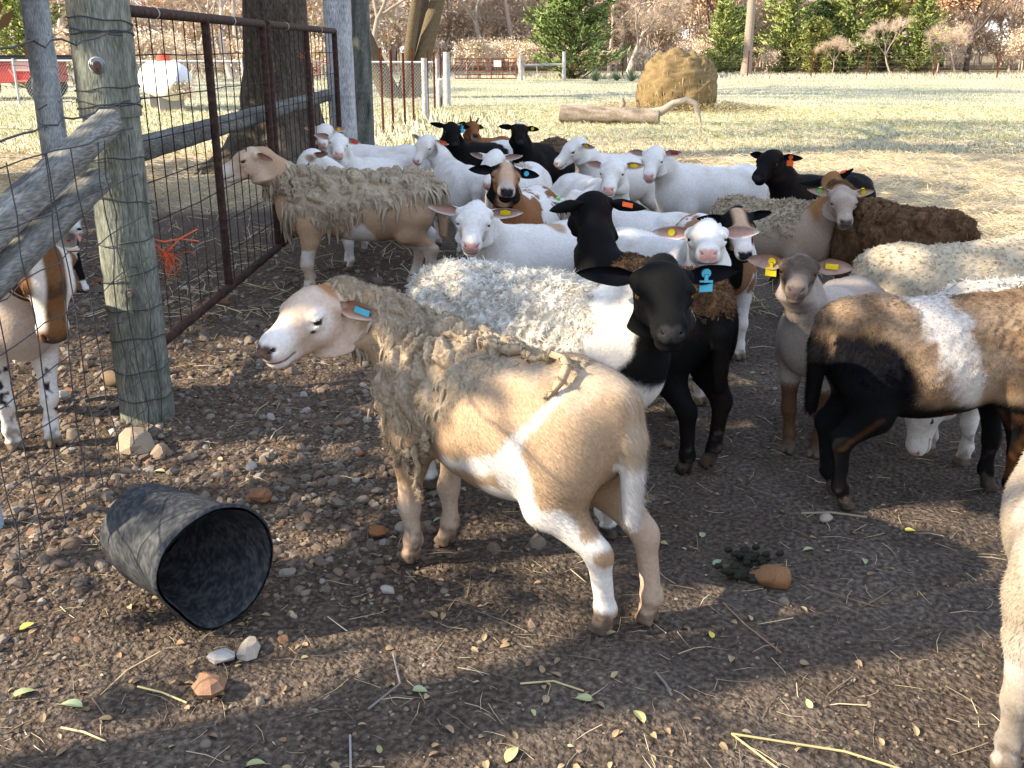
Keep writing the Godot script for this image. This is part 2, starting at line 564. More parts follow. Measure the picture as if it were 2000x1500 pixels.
func sheep(called: String, label: String, P: Dictionary, rest: Dictionary) -> Node3D:
	var at: Array = P.at
	var o := thing(called, Vector3(at[0], 0, at[1]), deg_to_rad(at[2]), label, P.get("cat", "sheep"), P.get("group", "flock of hair sheep"))
	var pose := make_pose(P)
	var R: PackedVector3Array = rest.v
	var tn: PackedFloat32Array = rest.tn
	var hw: PackedFloat32Array = rest.hw
	var T: PackedInt32Array = rest.t
	var V := PackedVector3Array()
	V.resize(R.size())
	for i in R.size(): V[i] = pose.at(R[i], tn[i], hw[i])
	var N := normals_of(V, T)
	var coat: String = P.coat
	var sd: int = P.get("seed", 1)
	nz_a.seed = sd; nz_b.seed = sd + 7
	var C := PackedColorArray()
	C.resize(R.size())
	for i in R.size(): C[i] = coat_color(coat, R[i], hw[i])
	var body := MB.new()
	body.v = V.duplicate(); body.n = N.duplicate(); body.c = C.duplicate(); body.t = T.duplicate()
	# ears
	var E: Dictionary = P.get("ear", {})
	if not E.get("none", false):
		for side: float in [-1.0, 1.0]:
			var cols: Array = ear_color(coat, side)
			for out in [true, false]:
				var b0 := body.v.size()
				for i in 11:
					for j in 7:
						var q := ear_at(i / 10.0, j / 3.0 - 1.0, side, E, out)
						body.vert(pose.at(N1 + HB * q, 1.0, 1.0), Vector3.ZERO, (cols[0] as Color) if out or absf(j - 3.0) > 2.5 else (cols[1] as Color).lerp(cols[0], smooth(0.75, 1.0, i / 10.0)))
				for i in 10:
					for j in 6:
						var a := b0 + i * 7 + j
						if out == (side > 0.0): body.t.append_array([a, a + 1, a + 8, a, a + 8, a + 7])
						else: body.t.append_array([a, a + 8, a + 1, a, a + 7, a + 8])
				var tt := body.t.slice(body.t.size() - 360)
				for i in range(0, tt.size(), 3):
					var nn := (body.v[tt[i + 2]] - body.v[tt[i]]).cross(body.v[tt[i + 1]] - body.v[tt[i]])
					for k in 3: body.n[tt[i + k]] += nn
				for i in range(b0, body.v.size()): body.n[i] = body.n[i].normalized()
	part("body", body.mesh(), M.hide, o)
	# eyes
	var hf := pose.frames[5] * Transform3D(pose.head, N1 - pose.head * N1)
	for side: float in [-1.0, 1.0]:
		var q := Vector3(0.091 * pose.hu, -0.0335 * pose.hs, 0.0475 * side * pose.hs * pose.hz)
		var e := part("eye", eye_mesh(P.get("eye", "dark")), M.eye, o, hf * (N1 + HB * q) * pose.s)
		e.basis = (hf.basis * HB * Basis(Vector3.UP, deg_to_rad(90.0 - 68.0 * side if side > 0 else 90.0 + 68.0)) ).orthonormalized().scaled_local(Vector3.ONE * pose.s * pose.hs)
	# ear tags
	for tg: Array in P.get("tags", []):   # side, colour, shape
		var side: float = tg[0]
		var ear_w := Vector3(pose.hu, pose.hs, pose.hs * pose.hz)
		var s0: float = tg[3] if tg.size() > 3 else 0.5
		var c0 := ear_w * ear_at(s0, 0.0, side, E, false)
		var ca := ear_w * (ear_at(s0 + 0.05, 0.0, side, E, false) - ear_at(s0 - 0.05, 0.0, side, E, false))
		var cb := ear_w * (ear_at(s0, 0.3, side, E, false) - ear_at(s0, -0.3, side, E, false))
		var W := func(q: Vector3) -> Vector3: return hf * (N1 + HB * q) * pose.s
		var x: Vector3 = (W.call(c0 + ca) - W.call(c0)).normalized() * side
		var y: Vector3 = (W.call(c0 + cb) - W.call(c0)).normalized()
		y = (y - x * x.dot(y)).normalized()
		var z := x.cross(y)
		var tb := MB.new()
		var col: Color = tg[1]
		var c: Vector3 = W.call(c0)
		var bs := Basis(x, y, z)
		if tg[2].contains("button"):
			tb.tube(PackedVector3Array([c - z * 0.010, c + z * 0.011, c + z * 0.014]), PackedFloat32Array([0.0135, 0.0135, 0.011]), 16, col)
		if tg[2].contains("flag"):
			var down: Vector3 = Vector3(0, -1, 0)
			var bz := Vector3(z.x, 0, z.z).normalized() * (1.0 if z.dot(hf.basis * HB.x) > 0 else -1.0)
			var bb := Basis(Vector3(0, 1, 0).cross(bz), Vector3(0, 1, 0), bz)
			tb.box(c + bz * 0.012 + down * (0.030 + 0.006), Vector3(0.040, 0.034, 0.0025), col, bb, 0.001)
			tb.box(c + bz * 0.012 + down * 0.012, Vector3(0.012, 0.018, 0.0025), col, bb, 0.001)
		if tg[2].contains("strip"):
			tb.box(c + z * 0.007, Vector3(0.046, 0.020, 0.0025), col, bs, 0.001)
			tb.box(c - z * 0.010, Vector3(0.046, 0.020, 0.0025), col, bs, 0.001)
			tb.tube(PackedVector3Array([c - z * 0.010, c + z * 0.0085]), PackedFloat32Array([0.006, 0.006]), 10, col)
		var tp := part("ear_tag", tb.mesh(), M.tag, o)
		if tg.size() > 4:
			var tm := TextMesh.new()
			tm.text = tg[4]; tm.font_size = 16; tm.pixel_size = 0.0011; tm.depth = 0.0006; tm.font = font
			var tx := part("tag_number", tm, M.black, tp)
			tx.transform = Transform3D(bs * Basis(Vector3(0, 0, 1), tg[5] if tg.size() > 5 else 0.0), c + z * 0.0088)
	if P.has("extra"): P.extra.call(o, pose, hf)
	# fleece
	if P.has("fleece"):
		var fl: Dictionary = P.fleece
		fleece(o, fl, R, tn, hw, V, N, T, pose)
	# short hair
	if P.get("hair", 0) > 0: hair(o, P, R, V, N, C, T, hw, P.get("fleece", {}))
	return o

var eye_cache := {}
func eye_mesh(kind: String) -> ArrayMesh:
	if eye_cache.has(kind): return eye_cache[kind]
	var b := MB.new()
	var iris := Color(0.035, 0.018, 0.008) if kind == "dark" else Color(0.50, 0.20, 0.03)
	var rings := 12
	var sides := 18
	for i in rings + 1:
		var a := PI * i / rings
		for s in sides:
			var f := TAU * s / sides
			var n := Vector3(sin(a) * cos(f), sin(a) * sin(f), cos(a))   # looks along +z
			var c := Color(0.02, 0.014, 0.010)
			if a < 0.75: c = iris
			if a < 0.75 and absf(n.y) < 0.20 and absf(n.x) < 0.5: c = Color(0.004, 0.004, 0.004)
			b.vert(n * 0.0128, n, c)
	for i in rings:
		for s in sides:
			var p := i * sides + s
			var q := i * sides + (s + 1) % sides
			b.t.append_array([p, q, q + sides, p, q + sides, p + sides])
	eye_cache[kind] = b.mesh()
	return eye_cache[kind]

# hair lies along this direction (rest pose)
func flow(p: Vector3, h: float) -> Vector3:
	if h > 0.5: return HB * Vector3(-1, 0.15, 0)
	if p.y < 0.32: return Vector3(-0.15, -1, 0)
	if p.x > 0.36 and p.y > 0.6: return Vector3(-0.7, -0.75, 0)
	return Vector3(-0.75, -0.55 - 0.6 * (0.6 - p.y), 0)

func hair(o: Node3D, P: Dictionary, R: PackedVector3Array, V: PackedVector3Array, N: PackedVector3Array, C: PackedColorArray, T: PackedInt32Array, hw: PackedFloat32Array, fl: Dictionary) -> void:
	var count: int = P.hair
	var len: float = P.get("hair_len", 0.017)
	var wid: float = P.get("hair_wid", 0.0020)
	var area := PackedFloat32Array()
	var total := 0.0
	for i in range(0, T.size(), 3):
		var a := (V[T[i + 1]] - V[T[i]]).cross(V[T[i + 2]] - V[T[i]]).length()
		total += a
		area.push_back(a)
	var b := MB.new()
	var carry := 0.0
	fur_rng.seed = P.get("seed", 1) * 31 + 5
	for f in area.size():
		carry += area[f] / total * count
		while carry >= 1.0:
			carry -= 1.0
			var i := T[f * 3]
			var j := T[f * 3 + 1]
			var k := T[f * 3 + 2]
			if R[i].y < 0.045: continue
			var x := fur_rng.randf()
			var y := fur_rng.randf()
			if x + y > 1.0: x = 1.0 - x; y = 1.0 - y
			var e1 := R[j] - R[i]
			var e2 := R[k] - R[i]
			var h := hw[i]
			var hq := HB.transposed() * (R[i] - N1)
			if h > 0.5 and hq.x > 0.205: continue
			var d := flow(R[i], h)
			# rest tangent in terms of the triangle's edges, then the same in the posed triangle
			var a11 := e1.dot(e1)
			var a12 := e1.dot(e2)
			var a22 := e2.dot(e2)
			var det := a11 * a22 - a12 * a12
			if det < 1e-14: continue
			var b1 := d.dot(e1)
			var b2 := d.dot(e2)
			var g1 := V[j] - V[i]
			var g2 := V[k] - V[i]
			var dir := g1 * ((b1 * a22 - b2 * a12) / det) + g2 * ((b2 * a11 - b1 * a12) / det)
			var n := N[i]
			if dir.length_squared() < 1e-10: continue
			dir = dir.normalized()
			var side := n.cross(dir)
			dir = (dir + side * fur_rng.randf_range(-0.35, 0.35) + n * fur_rng.randf_range(0.10, 0.42)).normalized()
			var l := len * fur_rng.randf_range(0.6, 1.25)
			if h > 0.5: l *= 0.42
			elif R[i].y < 0.3: l *= 0.55
			elif R[i].x < -0.405 and absf(R[i].z) < 0.05: l *= 1.9
			var p := V[i] + g1 * x + g2 * y - n * 0.001
			var c := C[i].lerp(C[j], x) * fur_rng.randf_range(0.74, 1.28)
			c.a = 1.0
			var w := side * wid * 0.5
			var q := b.v.size()
			var nn := (n + dir * 0.15).normalized()
			b.v.push_back(p - w); b.v.push_back(p + w); b.v.push_back(p + dir * l)
			b.n.push_back(nn); b.n.push_back(nn); b.n.push_back(nn)
			b.c.push_back(c); b.c.push_back(c); b.c.push_back(c)
			b.t.push_back(q); b.t.push_back(q + 1); b.t.push_back(q + 2)
	var hm := part("short_hair", b.mesh(), M.hair, o)
	hm.set_meta("kind", "stuff")

# a thick shell over part of the animal, cut by a ragged mask, with locks of wool on it
func fleece(o: Node3D, fl: Dictionary, R: PackedVector3Array, tn: PackedFloat32Array, hw: PackedFloat32Array, V: PackedVector3Array, N: PackedVector3Array, T: PackedInt32Array, pose: Pose) -> void:
	var kind: String = fl.kind
	var th: float = fl.th
	var mask := PackedFloat32Array()
	mask.resize(R.size())
	for i in R.size(): mask[i] = fleece_mask(kind, R[i]) if hw[i] < 0.3 else -1.0
	var b := MB.new()
	var bm := PackedFloat32Array()
	var br := PackedVector3Array()
	var map := {}
	var sub: bool = fl.get("sub", false)
	for i in range(0, T.size(), 3):
		var id := [T[i], T[i + 1], T[i + 2]]
		if maxf(mask[id[0]], maxf(mask[id[1]], mask[id[2]])) <= 0.0: continue
		var q := [0, 0, 0, 0, 0, 0]
		for k in 3:
			var a: int = id[k]
			var e: int = id[(k + 1) % 3]
			for z in (2 if sub else 1):
				var key := a * 1000003 + a if z == 0 else mini(a, e) * 1000003 + maxi(a, e)
				if not map.has(key):
					map[key] = b.v.size()
					var e2 := a if z == 0 else e
					b.v.push_back((V[a] + V[e2]) * 0.5); b.n.push_back((N[a] + N[e2]).normalized())
					br.push_back((R[a] + R[e2]) * 0.5)
					bm.push_back((mask[a] + mask[e2]) * 0.5)
				q[k + 3 * z] = map[key]
		if sub: b.t.append_array([q[0], q[3], q[5], q[3], q[1], q[4], q[5], q[4], q[2], q[3], q[4], q[5]])
		else: b.t.append_array([q[0], q[1], q[2]])
	var col: Color = fl.col
	var col2: Color = fl.get("col2", col)
	var colf := PackedColorArray()
	for i in b.v.size():
		var p := br[i]
		var m := clampf(bm[i] * 5.0, -1.0, 1.0)
		var d := 0.0
		match fl.get("look", "curl"):
			"felt":
				var w := Vector3(nz_w.get_noise_3dv(p * 9.0), nz_w.get_noise_3dv(p * 9.0 + Vector3(31, 0, 0)), 0) * 0.035
				var q: Vector3 = (p + w) * Vector3(1.25, 0.55, 1.0) * fl.get("cell", 1.0)
				d = 0.20 + 0.85 * clampf(-nz_f.get_noise_3dv(q), 0.0, 1.0) + 0.35 * nz_c.get_noise_3dv(p)
				d -= 0.75 * smooth(-0.78, -0.97, nz_g.get_noise_3dv(q))
				d += 0.22 * nz_c.get_noise_3dv(p * Vector3(3.0, 1.2, 3.0))
			"curl":
				d = 0.25 + 0.75 * clampf(-nz_f.get_noise_3dv(p * 1.6), 0.0, 1.0) + 0.45 * nz_c.get_noise_3dv(p * 1.6)
			_:
				d = 0.6 + 0.4 * nz_c.get_noise_3dv(p)
		var rag := smooth(-0.1, 1.0, m)
		b.v[i] += b.n[i] * (th * (1.0 - 0.45 * smooth(0.2, 0.6, tn_like(p))) * clampf(d, 0.05, 1.6) * rag - 0.006 * (1.0 - smooth(-0.4, 0.3, m)))
		var f := clampf(0.5 + 0.9 * nz_b.get_noise_3dv(p * 2.0), 0.0, 1.0)
		var cc := col.lerp(col2, f) * (0.9 + 0.25 * nz_a.get_noise_3dv(p * 8.0))
		if kind == "s26" or kind == "s24": pass
		if fl.get("coat", "") != "": cc = coat_color(fl.coat, p, 0.0) * (0.92 + 0.2 * nz_a.get_noise_3dv(p * 8.0))
		cc.a = 1.0
		colf.push_back(cc)
	b.c = colf
	b.n = normals_of(b.v, b.t)
	# locks
	var nl: int = fl.get("locks", 0)
	var ll: float = fl.get("lock_len", 0.03)
	var lw: float = fl.get("lock_wid", 0.008)
	fur_rng.seed = 77 + R.size() + nl
	var nt := b.t.size() / 3
	var t0 := b.t.duplicate()
	var grav: float = fl.get("hang", 0.6)
	for q in nl:
		var f := fur_rng.randi_range(0, nt - 1)
		var i := t0[f * 3]
		var m := bm[i]
		if m <= 0.0: continue
		var edge := m < 0.10
		if fl.get("edge_only", false) and not edge and fur_rng.randf() > 0.12: continue
		var p := b.v[i]
		var n := b.n[i]
		var down := Vector3(0, -1, 0)
		var tan := (down - n * n.dot(down))
		if tan.length() < 0.2: tan = Vector3(fur_rng.randfn(), 0, fur_rng.randfn())
		tan = tan.normalized()
		var side := n.cross(tan).normalized()
		tan = (tan + side * fur_rng.randf_range(-0.6, 0.6)).normalized()
		if fl.get("look", "") == "curl": tan = tan.rotated(n, 2.6 * nz_c.get_noise_3dv(br[i] * 1.4) * 2.0)
		var l: float = ll * fur_rng.randf_range(0.5, 1.3) * (1.0 + (fl.get("fringe", 0.0) * fur_rng.randf() if edge else 0.0))
		var w := lw * fur_rng.randf_range(0.6, 1.3)
		var seg := 4 if edge or l > 0.04 else 3
		var pts := PackedVector3Array()
		var rad := PackedFloat32Array()
		var d: Vector3 = (n * fl.get("lift", 0.7) + tan * 0.7).normalized()
		var x := p - n * 0.004
		var curl := fur_rng.randf_range(-0.5, 0.5) * (4.0 if fl.get("look", "") == "curl" else 1.0)
		for z in seg + 1:
			pts.push_back(x)
			rad.push_back(w * (1.0 - pow(z / float(seg), 1.6) * 0.85) * (0.7 if z == 0 else 1.0))
			x += d * l / seg
			d = (d + down * grav * (1.0 if not edge else 1.4) / seg * 2.0 + side * curl / seg).normalized()
		b.tube(pts, rad, 4, colf[i] * fur_rng.randf_range(0.85, 1.18), false, 0.55)
	# loose fibres
	var fz: int = fl.get("fuzz", 0)
	var fzl: float = fl.get("fuzz_len", 0.013)
	for q in fz:
		var f := fur_rng.randi_range(0, nt - 1)
		var i := t0[f * 3]
		if bm[i] <= 0.0: continue
		var x := fur_rng.randf()
		var y := fur_rng.randf() * (1.0 - x)
		var p := b.v[i].lerp(b.v[t0[f * 3 + 1]], x).lerp(b.v[t0[f * 3 + 2]], y)
		var n := b.n[i]
		var tan := n.cross(Vector3(fur_rng.randfn(), fur_rng.randfn() * 0.35, fur_rng.randfn())).normalized()
		if tan.y > 0.0: tan = -tan
		var d := (tan + n * fur_rng.randf_range(0.05, 0.5)).normalized()
		var w: Vector3 = n.cross(d).normalized() * fl.get("fuzz_wid", 0.0009)
		b.face(p - w - n * 0.001, p + w - n * 0.001, p + d * fzl * fur_rng.randf_range(0.6, 1.5), (n + d * 0.2).normalized(), colf[i] * fur_rng.randf_range(0.65, 1.3))
	part("fleece", b.mesh(), M.wool, o)
# ------------------------------------------------------------------ coats: the colour of the hair at each place of the animal (linear)
const WHITE := Color(0.70, 0.67, 0.63)
const CREAM := Color(0.52, 0.43, 0.32)
const TAN := Color(0.385, 0.265, 0.165)
const BROWN := Color(0.20, 0.085, 0.035)
const BLACK := Color(0.0085, 0.0085, 0.0095)
const GREY := Color(0.36, 0.30, 0.25)
const PINK := Color(0.60, 0.33, 0.28)
var nz_a := fnl(1, 14.0)
var nz_b := fnl(2, 5.0)
var nz_w := fnl(5, 1.0)
var nz_f := fnl(3, 17.0, FastNoiseLite.TYPE_CELLULAR, 1)
var nz_g := fnl(3, 17.0, FastNoiseLite.TYPE_CELLULAR, 1)
var nz_c := fnl(4, 30.0)

func patch(d: float, soft := 0.012) -> float:
	return smooth(-soft, soft, d)

func ear_color(coat: String, side: float) -> Array:
	match coat:
		"white", "white_spot", "lamb", "s13": return [WHITE * 0.95, Color(0.46, 0.29, 0.25)]
		"s1": return [Color(0.60, 0.50, 0.40), Color(0.45, 0.24, 0.18)]
		"s17": return [Color(0.56, 0.42, 0.30), Color(0.45, 0.26, 0.20)]
		"s18": return [TAN * 0.8, Color(0.4, 0.2, 0.14)]
		"s10": return [Color(0.30, 0.235, 0.19), Color(0.42, 0.28, 0.23)]
		"s7": return [Color(0.40, 0.31, 0.24), Color(0.5, 0.36, 0.28)]
		"s23": return [BROWN * 0.6, BROWN * 0.4]
		"goat": return [CREAM, PINK]
		"s15", "cream": return [Color(0.52, 0.46, 0.39), Color(0.42, 0.28, 0.23)]
	return [BLACK, BLACK * 1.3]

func coat_color(coat: String, p: Vector3, hw: float) -> Color:
	var q := HB.transposed() * (p - N1)          # head axes
	var az := absf(q.z)
	var head := hw > 0.5
	var wob := nz_b.get_noise_3dv(p) * 0.05 + nz_a.get_noise_3dv(p) * 0.018
	var c := WHITE
	var nose := PINK
	var hoof := Color(0.20, 0.15, 0.10)
	match coat:
		"white", "s13":
			c = WHITE
			# stains of dust and mud, different on each animal
			c = c.lerp(Color(0.50, 0.43, 0.34), smooth(0.05, 0.55, nz_b.get_noise_3dv(p * 0.8 + Vector3(7, 3, 1))) * 0.45)
			if not head and p.y < 0.30: c = c.lerp(Color(0.38, 0.30, 0.22), smooth(0.0, 0.5, nz_b.get_noise_3dv(p * 1.6)) * 0.6)
		"white_spot":
			c = WHITE.lerp(TAN * 1.1, patch(0.055 - Vector2(p.x + 0.06, (p.y - 0.70) * 1.4).length() + wob * 0.5) if p.z < 0.06 else 0.0)
		"cream":
			c = CREAM
		"s18":
			c = WHITE
			if head: c = c.lerp(TAN * 0.75, patch(0.030 - Vector2(q.x - 0.05, q.y + 0.02).length() + wob * 0.3) if q.z < -0.02 else 0.0)
		"s1":
			c = TAN
			if head:
				var face := Color(0.57, 0.44, 0.345)
				c = face.lerp(Color(0.43, 0.27, 0.165), smooth(-0.2, 0.6, nz_b.get_noise_3dv(p * 1.3)) * 0.75)
				c = c.lerp(Color(0.72, 0.66, 0.61), smooth(0.13, 0.18, q.x))                    # pale muzzle
				c = c.lerp(Color(0.72, 0.65, 0.59), patch(0.036 - Vector2(q.x - 0.082, (q.y + 0.045) * 0.9).length(), 0.014) * smooth(0.025, 0.045, az))
				c = c.lerp(Color(0.34, 0.17, 0.08), patch(0.030 - Vector2(q.x + 0.005, q.y - 0.012).length() + wob * 0.3, 0.015))
				c = c.lerp(BLACK * 2.0, patch(0.006 - Vector2(q.x - 0.112, q.y + 0.054).length(), 0.003) if q.z < 0 else 0.0)
				nose = Color(0.07, 0.05, 0.045)
			else:
				var tone := smooth(-0.5, 0.5, nz_b.get_noise_3dv(p * Vector3(1, 0.6, 1)))
				c = TAN.lerp(Color(0.45, 0.325, 0.215), tone * 0.6)
				c = c.lerp(Color(0.47, 0.37, 0.27), patch(p.y - 0.645 + wob * 1.6, 0.02) * 0.8 if p.x < 0.1 else 0.0)   # grey new wool on the rump
				# white: flank stripe that runs down to the hind leg, belly, tail tip
				var st := lerpf(0.055, 0.006, smooth(0.40, 0.64, p.y)) - absf(p.x + 0.195 + (0.50 - p.y) * 0.05 + 0.10 * smooth(0.50, 0.66, p.y)) + wob * 0.35
				var hm := 0.020 - absf(p.y - 0.435 + (p.x + 0.02) * 0.28) * 1.0 + wob * 0.6
				if p.x < 0.10 and p.x > -0.2 and p.z < 0.0: c = c.lerp(WHITE, patch(hm, 0.007) * smooth(0.11, 0.09, p.x + wob))
				if p.z < 0.02 and p.y < 0.66: c = c.lerp(WHITE, patch(st, 0.007))
				if p.x > 0.10 and p.x < 0.16: c = c.lerp(WHITE, patch(0.012 - Vector2(p.x - 0.125, (p.y - 0.47) * 0.6).length(), 0.006) if p.z < 0 else 0.0)
				c = c.lerp(WHITE, patch(0.338 - p.y + wob * 0.8 - 0.15 * smooth(0.02, 0.22, p.x)) if p.x > -0.25 and p.x < 0.22 else 0.0)
				if p.x < -0.05:
					var hl_ := 0.372 + 0.05 * nz_b.get_noise_3dv(p) - 0.08 * smooth(-0.30, -0.36, p.x)
					if p.z < 0: c = c.lerp(WHITE, patch(hl_ - p.y, 0.007))
					else: c = c.lerp(Color(0.44, 0.33, 0.24), patch(0.30 - p.y))
					if p.z < 0: c = c.lerp(TAN, patch(0.024 - Vector2(p.x + 0.402, p.y - 0.245).length(), 0.006))
				elif p.y < 0.32:
					c = c.lerp(Color(0.50, 0.39, 0.30), patch(0.26 - p.y + wob, 0.06))
				if p.x < -0.402 and absf(p.z) < 0.045 and p.y < 0.60: c = Color(0.46, 0.37, 0.27).lerp(WHITE, patch(0.475 - p.y + wob * 0.4))
				if p.y < 0.085: c = c.lerp(Color(0.40, 0.28, 0.20), smooth(0.085, 0.06, p.y + wob * 0.3))
			hoof = Color(0.21, 0.155, 0.115)
		"s17":
			c = Color(0.45, 0.30, 0.19)
			if head:
				c = Color(0.60, 0.45, 0.33).lerp(Color(0.70, 0.62, 0.54), smooth(0.12, 0.2, q.x))
				c = c.lerp(TAN * 0.7, smooth(0.02, -0.03, q.x) * 0.7)
				nose = Color(0.06, 0.045, 0.04)
			else:
				c = c.lerp(WHITE, patch(0.43 - p.y + wob - 0.25 * smooth(0.02, 0.2, absf(p.x - 0.02))))
				if p.y < 0.28: c = Color(0.50, 0.37, 0.27).lerp(WHITE * 0.9, patch(wob + 0.0, 0.03))
		"s2":
			c = Color(0.76, 0.72, 0.66)
			c = c.lerp(BLACK, 1.0 if head else patch(maxf(tn_like(p) - 0.50, minf(((p - N0).dot(Vector3(0.81, -0.59, 0.0)) - 0.045 - absf(p.z) * 0.35) * 5.0, tn_like(p) + 0.18)) + wob * 2.0, 0.05))
			nose = Color(0.03, 0.028, 0.03)
			hoof = Color(0.03, 0.03, 0.03)
			if p.y < 0.12: c = WHITE * 0.9
		"black", "s3", "s8", "s24":
			c = BLACK.lerp(Color(0.016, 0.012, 0.010), smooth(-0.3, 0.5, nz_b.get_noise_3dv(p)))
			if coat == "s24": c = c.lerp(WHITE, patch(0.024 - Vector2(q.x - 0.03, q.z * 1.0).length() + wob * 0.2, 0.006) if head and q.y > -0.01 else 0.0)
			nose = Color(0.03, 0.03, 0.032)
			hoof = Color(0.025, 0.02, 0.018)
		"s22":
			c = BLACK.lerp(WHITE, patch(-0.14 - p.x + wob) if p.y > 0.3 else 0.0)
			nose = Color(0.03, 0.03, 0.032); hoof = Color(0.03, 0.03, 0.03)
		"s23":
			c = BROWN * 1.1
			if head: c = c.lerp(Color(0.5, 0.42, 0.36), smooth(0.185, 0.205, q.x) * smooth(-0.055, -0.085, q.y)).lerp(BLACK, 0.35 * smooth(0.02, 0.05, az))
			nose = Color(0.03, 0.03, 0.032)
		"s25", "s6":
			c = Color(0.235, 0.105, 0.045)
			if coat == "s6": c = Color(0.30, 0.16, 0.085)
			if head:
				c = Color(0.50, 0.33, 0.22)
				c = c.lerp(BLACK, patch(az - 0.024 - 0.02 * smooth(0.08, 0.16, q.x)) * smooth(0.17 if coat == "s25" else 0.125, 0.12 if coat == "s25" else 0.10, q.x + absf(wob)))
				if coat == "s25":
					c = c.lerp(Color(0.32, 0.17, 0.09), patch(az - 0.030) * smooth(0.07, 0.10, q.x) * 0.85)
					c = c.lerp(Color(0.42, 0.36, 0.30), smooth(0.165, 0.19, q.x))
					c = c.lerp(BLACK, smooth(-0.075, -0.085, q.y) * smooth(0.12, 0.15, q.x))
				else:
					c = c.lerp(Color(0.66, 0.61, 0.56), smooth(0.135, 0.165, q.x + 0.3 * az))
					c = c.lerp(BLACK * 2.0, smooth(-0.088, -0.094, q.y) * smooth(0.15, 0.17, q.x))
				if p.y < 0.78 and q.x < 0.02: c = BLACK
				nose = Color(0.025, 0.025, 0.03)
			else:
				var f := nz_b.get_noise_3dv(p * 1.5 + Vector3(3, 0, 0))
				if coat == "s25":
					c = c.lerp(WHITE, patch(0.20 - p.x + wob) * patch(f + 0.10, 0.03))
					c = c.lerp(BLACK, patch(p.x - 0.40 + (p.y - 0.62) * 0.2 - absf(p.z) * 2.0) if p.y > 0.6 else 0.0)
				else:
					c = c.lerp(WHITE, patch(f + 0.0, 0.03) * patch(0.30 - p.x + absf(p.z)))
					c = c.lerp(BLACK, patch(p.x - 0.33 - absf(p.z) * 0.6 + (p.y - 0.7) * 0.3) if p.z > -0.02 else 0.0)
					if p.y < 0.36: c = Color(0.26, 0.13, 0.06).lerp(WHITE, 1.0 if p.z < 0 and p.x > 0 else 0.0)
		"s7":
			c = Color(0.36, 0.275, 0.205)
			if head: c = Color(0.33, 0.255, 0.205).lerp(Color(0.45, 0.38, 0.33), smooth(-0.2, 0.5, nz_b.get_noise_3dv(p * 2.0)) * 0.6)
			elif tn_like(p) > 0.12: c = c.lerp(Color(0.30, 0.16, 0.07), smooth(0.12, 0.3, tn_like(p)) * patch(0.42 - p.x + (p.y - 0.66) * 0.55, 0.04))
			nose = Color(0.10, 0.08, 0.075)
		"s9":
			c = Color(0.115, 0.062, 0.032)
			if head: c = BLACK.lerp(WHITE, patch(0.03 - Vector2(q.x - 0.015, q.z).length(), 0.006) if q.y > -0.02 else 0.0)
			elif tn_like(p) > 0.3: c = Color(0.28, 0.14, 0.06)
		"s10":
			c = Color(0.42, 0.355, 0.30)
			if head:
				c = Color(0.085, 0.064, 0.050).lerp(Color(0.28, 0.225, 0.185), smooth(0.10, 0.20, q.x + wob) * 0.6)
				c = c.lerp(Color(0.24, 0.185, 0.15), smooth(0.0, 0.5, nz_b.get_noise_3dv(p * 2.5)) * 0.5)
				c = c.lerp(Color(0.40, 0.33, 0.28), smooth(-0.07, -0.10, q.y) * smooth(0.16, 0.05, q.x))
				nose = Color(0.12, 0.09, 0.085)
			elif p.x < 0.0 and p.y > 0.4: c = Color(0.33, 0.275, 0.235)
			if p.y < 0.36 and p.y < 0.30 + 0.06 * absf(wob) * 10.0: c = c.lerp(Color(0.10, 0.055, 0.03), smooth(0.36, 0.27, p.y))
			hoof = Color(0.16, 0.12, 0.10)
		"s11":
			var back := Color(0.36, 0.25, 0.16)
			c = back.lerp(Color(0.23, 0.145, 0.085), smooth(-0.25, 0.35, nz_b.get_noise_3dv(p * 1.2 + Vector3(0, 5, 0))))
			# white saddle band leaning back
			var u := p.x - 0.02 + (p.y - 0.52) * 0.55
			c = c.lerp(Color(0.66, 0.60, 0.54), patch(0.080 - absf(u) * (1.0 + 0.8 * smooth(0.55, 0.40, p.y)) + wob * 1.8 + nz_a.get_noise_3dv(p * 1.5) * 0.035, 0.03) if p.y > 0.36 else 0.0)
			# black haunch, belly and legs
			var hb := 0.19 - Vector2((p.x + 0.36) * 0.9, (p.y - 0.43) * 0.8).length() + wob * 0.7
			c = c.lerp(BLACK, patch(hb, 0.03) * smooth(0.64, 0.58, p.y + wob * 0.5))
			c = c.lerp(BLACK, patch(0.385 - p.y + wob * 0.5, 0.02) if p.x > -0.3 else patch(0.45 - p.y, 0.03))
			if p.y < 0.36:
				c = BLACK
				if p.x > 0.0: c = c.lerp(Color(0.13, 0.055, 0.02), smooth(0.0, 0.3, nz_b.get_noise_3dv(p)) * 0.8)
				elif p.z > 0: c = c.lerp(Color(0.06, 0.032, 0.016), patch(0.014 - absf(p.x + 0.30 - (p.y - 0.30)), 0.012) if p.y > 0.22 else 0.0)
			if p.x < -0.402: c = BLACK.lerp(back * 0.6, smooth(0.54, 0.60, p.y + wob))
			hoof = Color(0.05, 0.045, 0.04)
		"s15":
			c = Color(0.36, 0.30, 0.235).lerp(Color(0.48, 0.44, 0.39), smooth(-0.2, 0.4, nz_b.get_noise_3dv(p)))
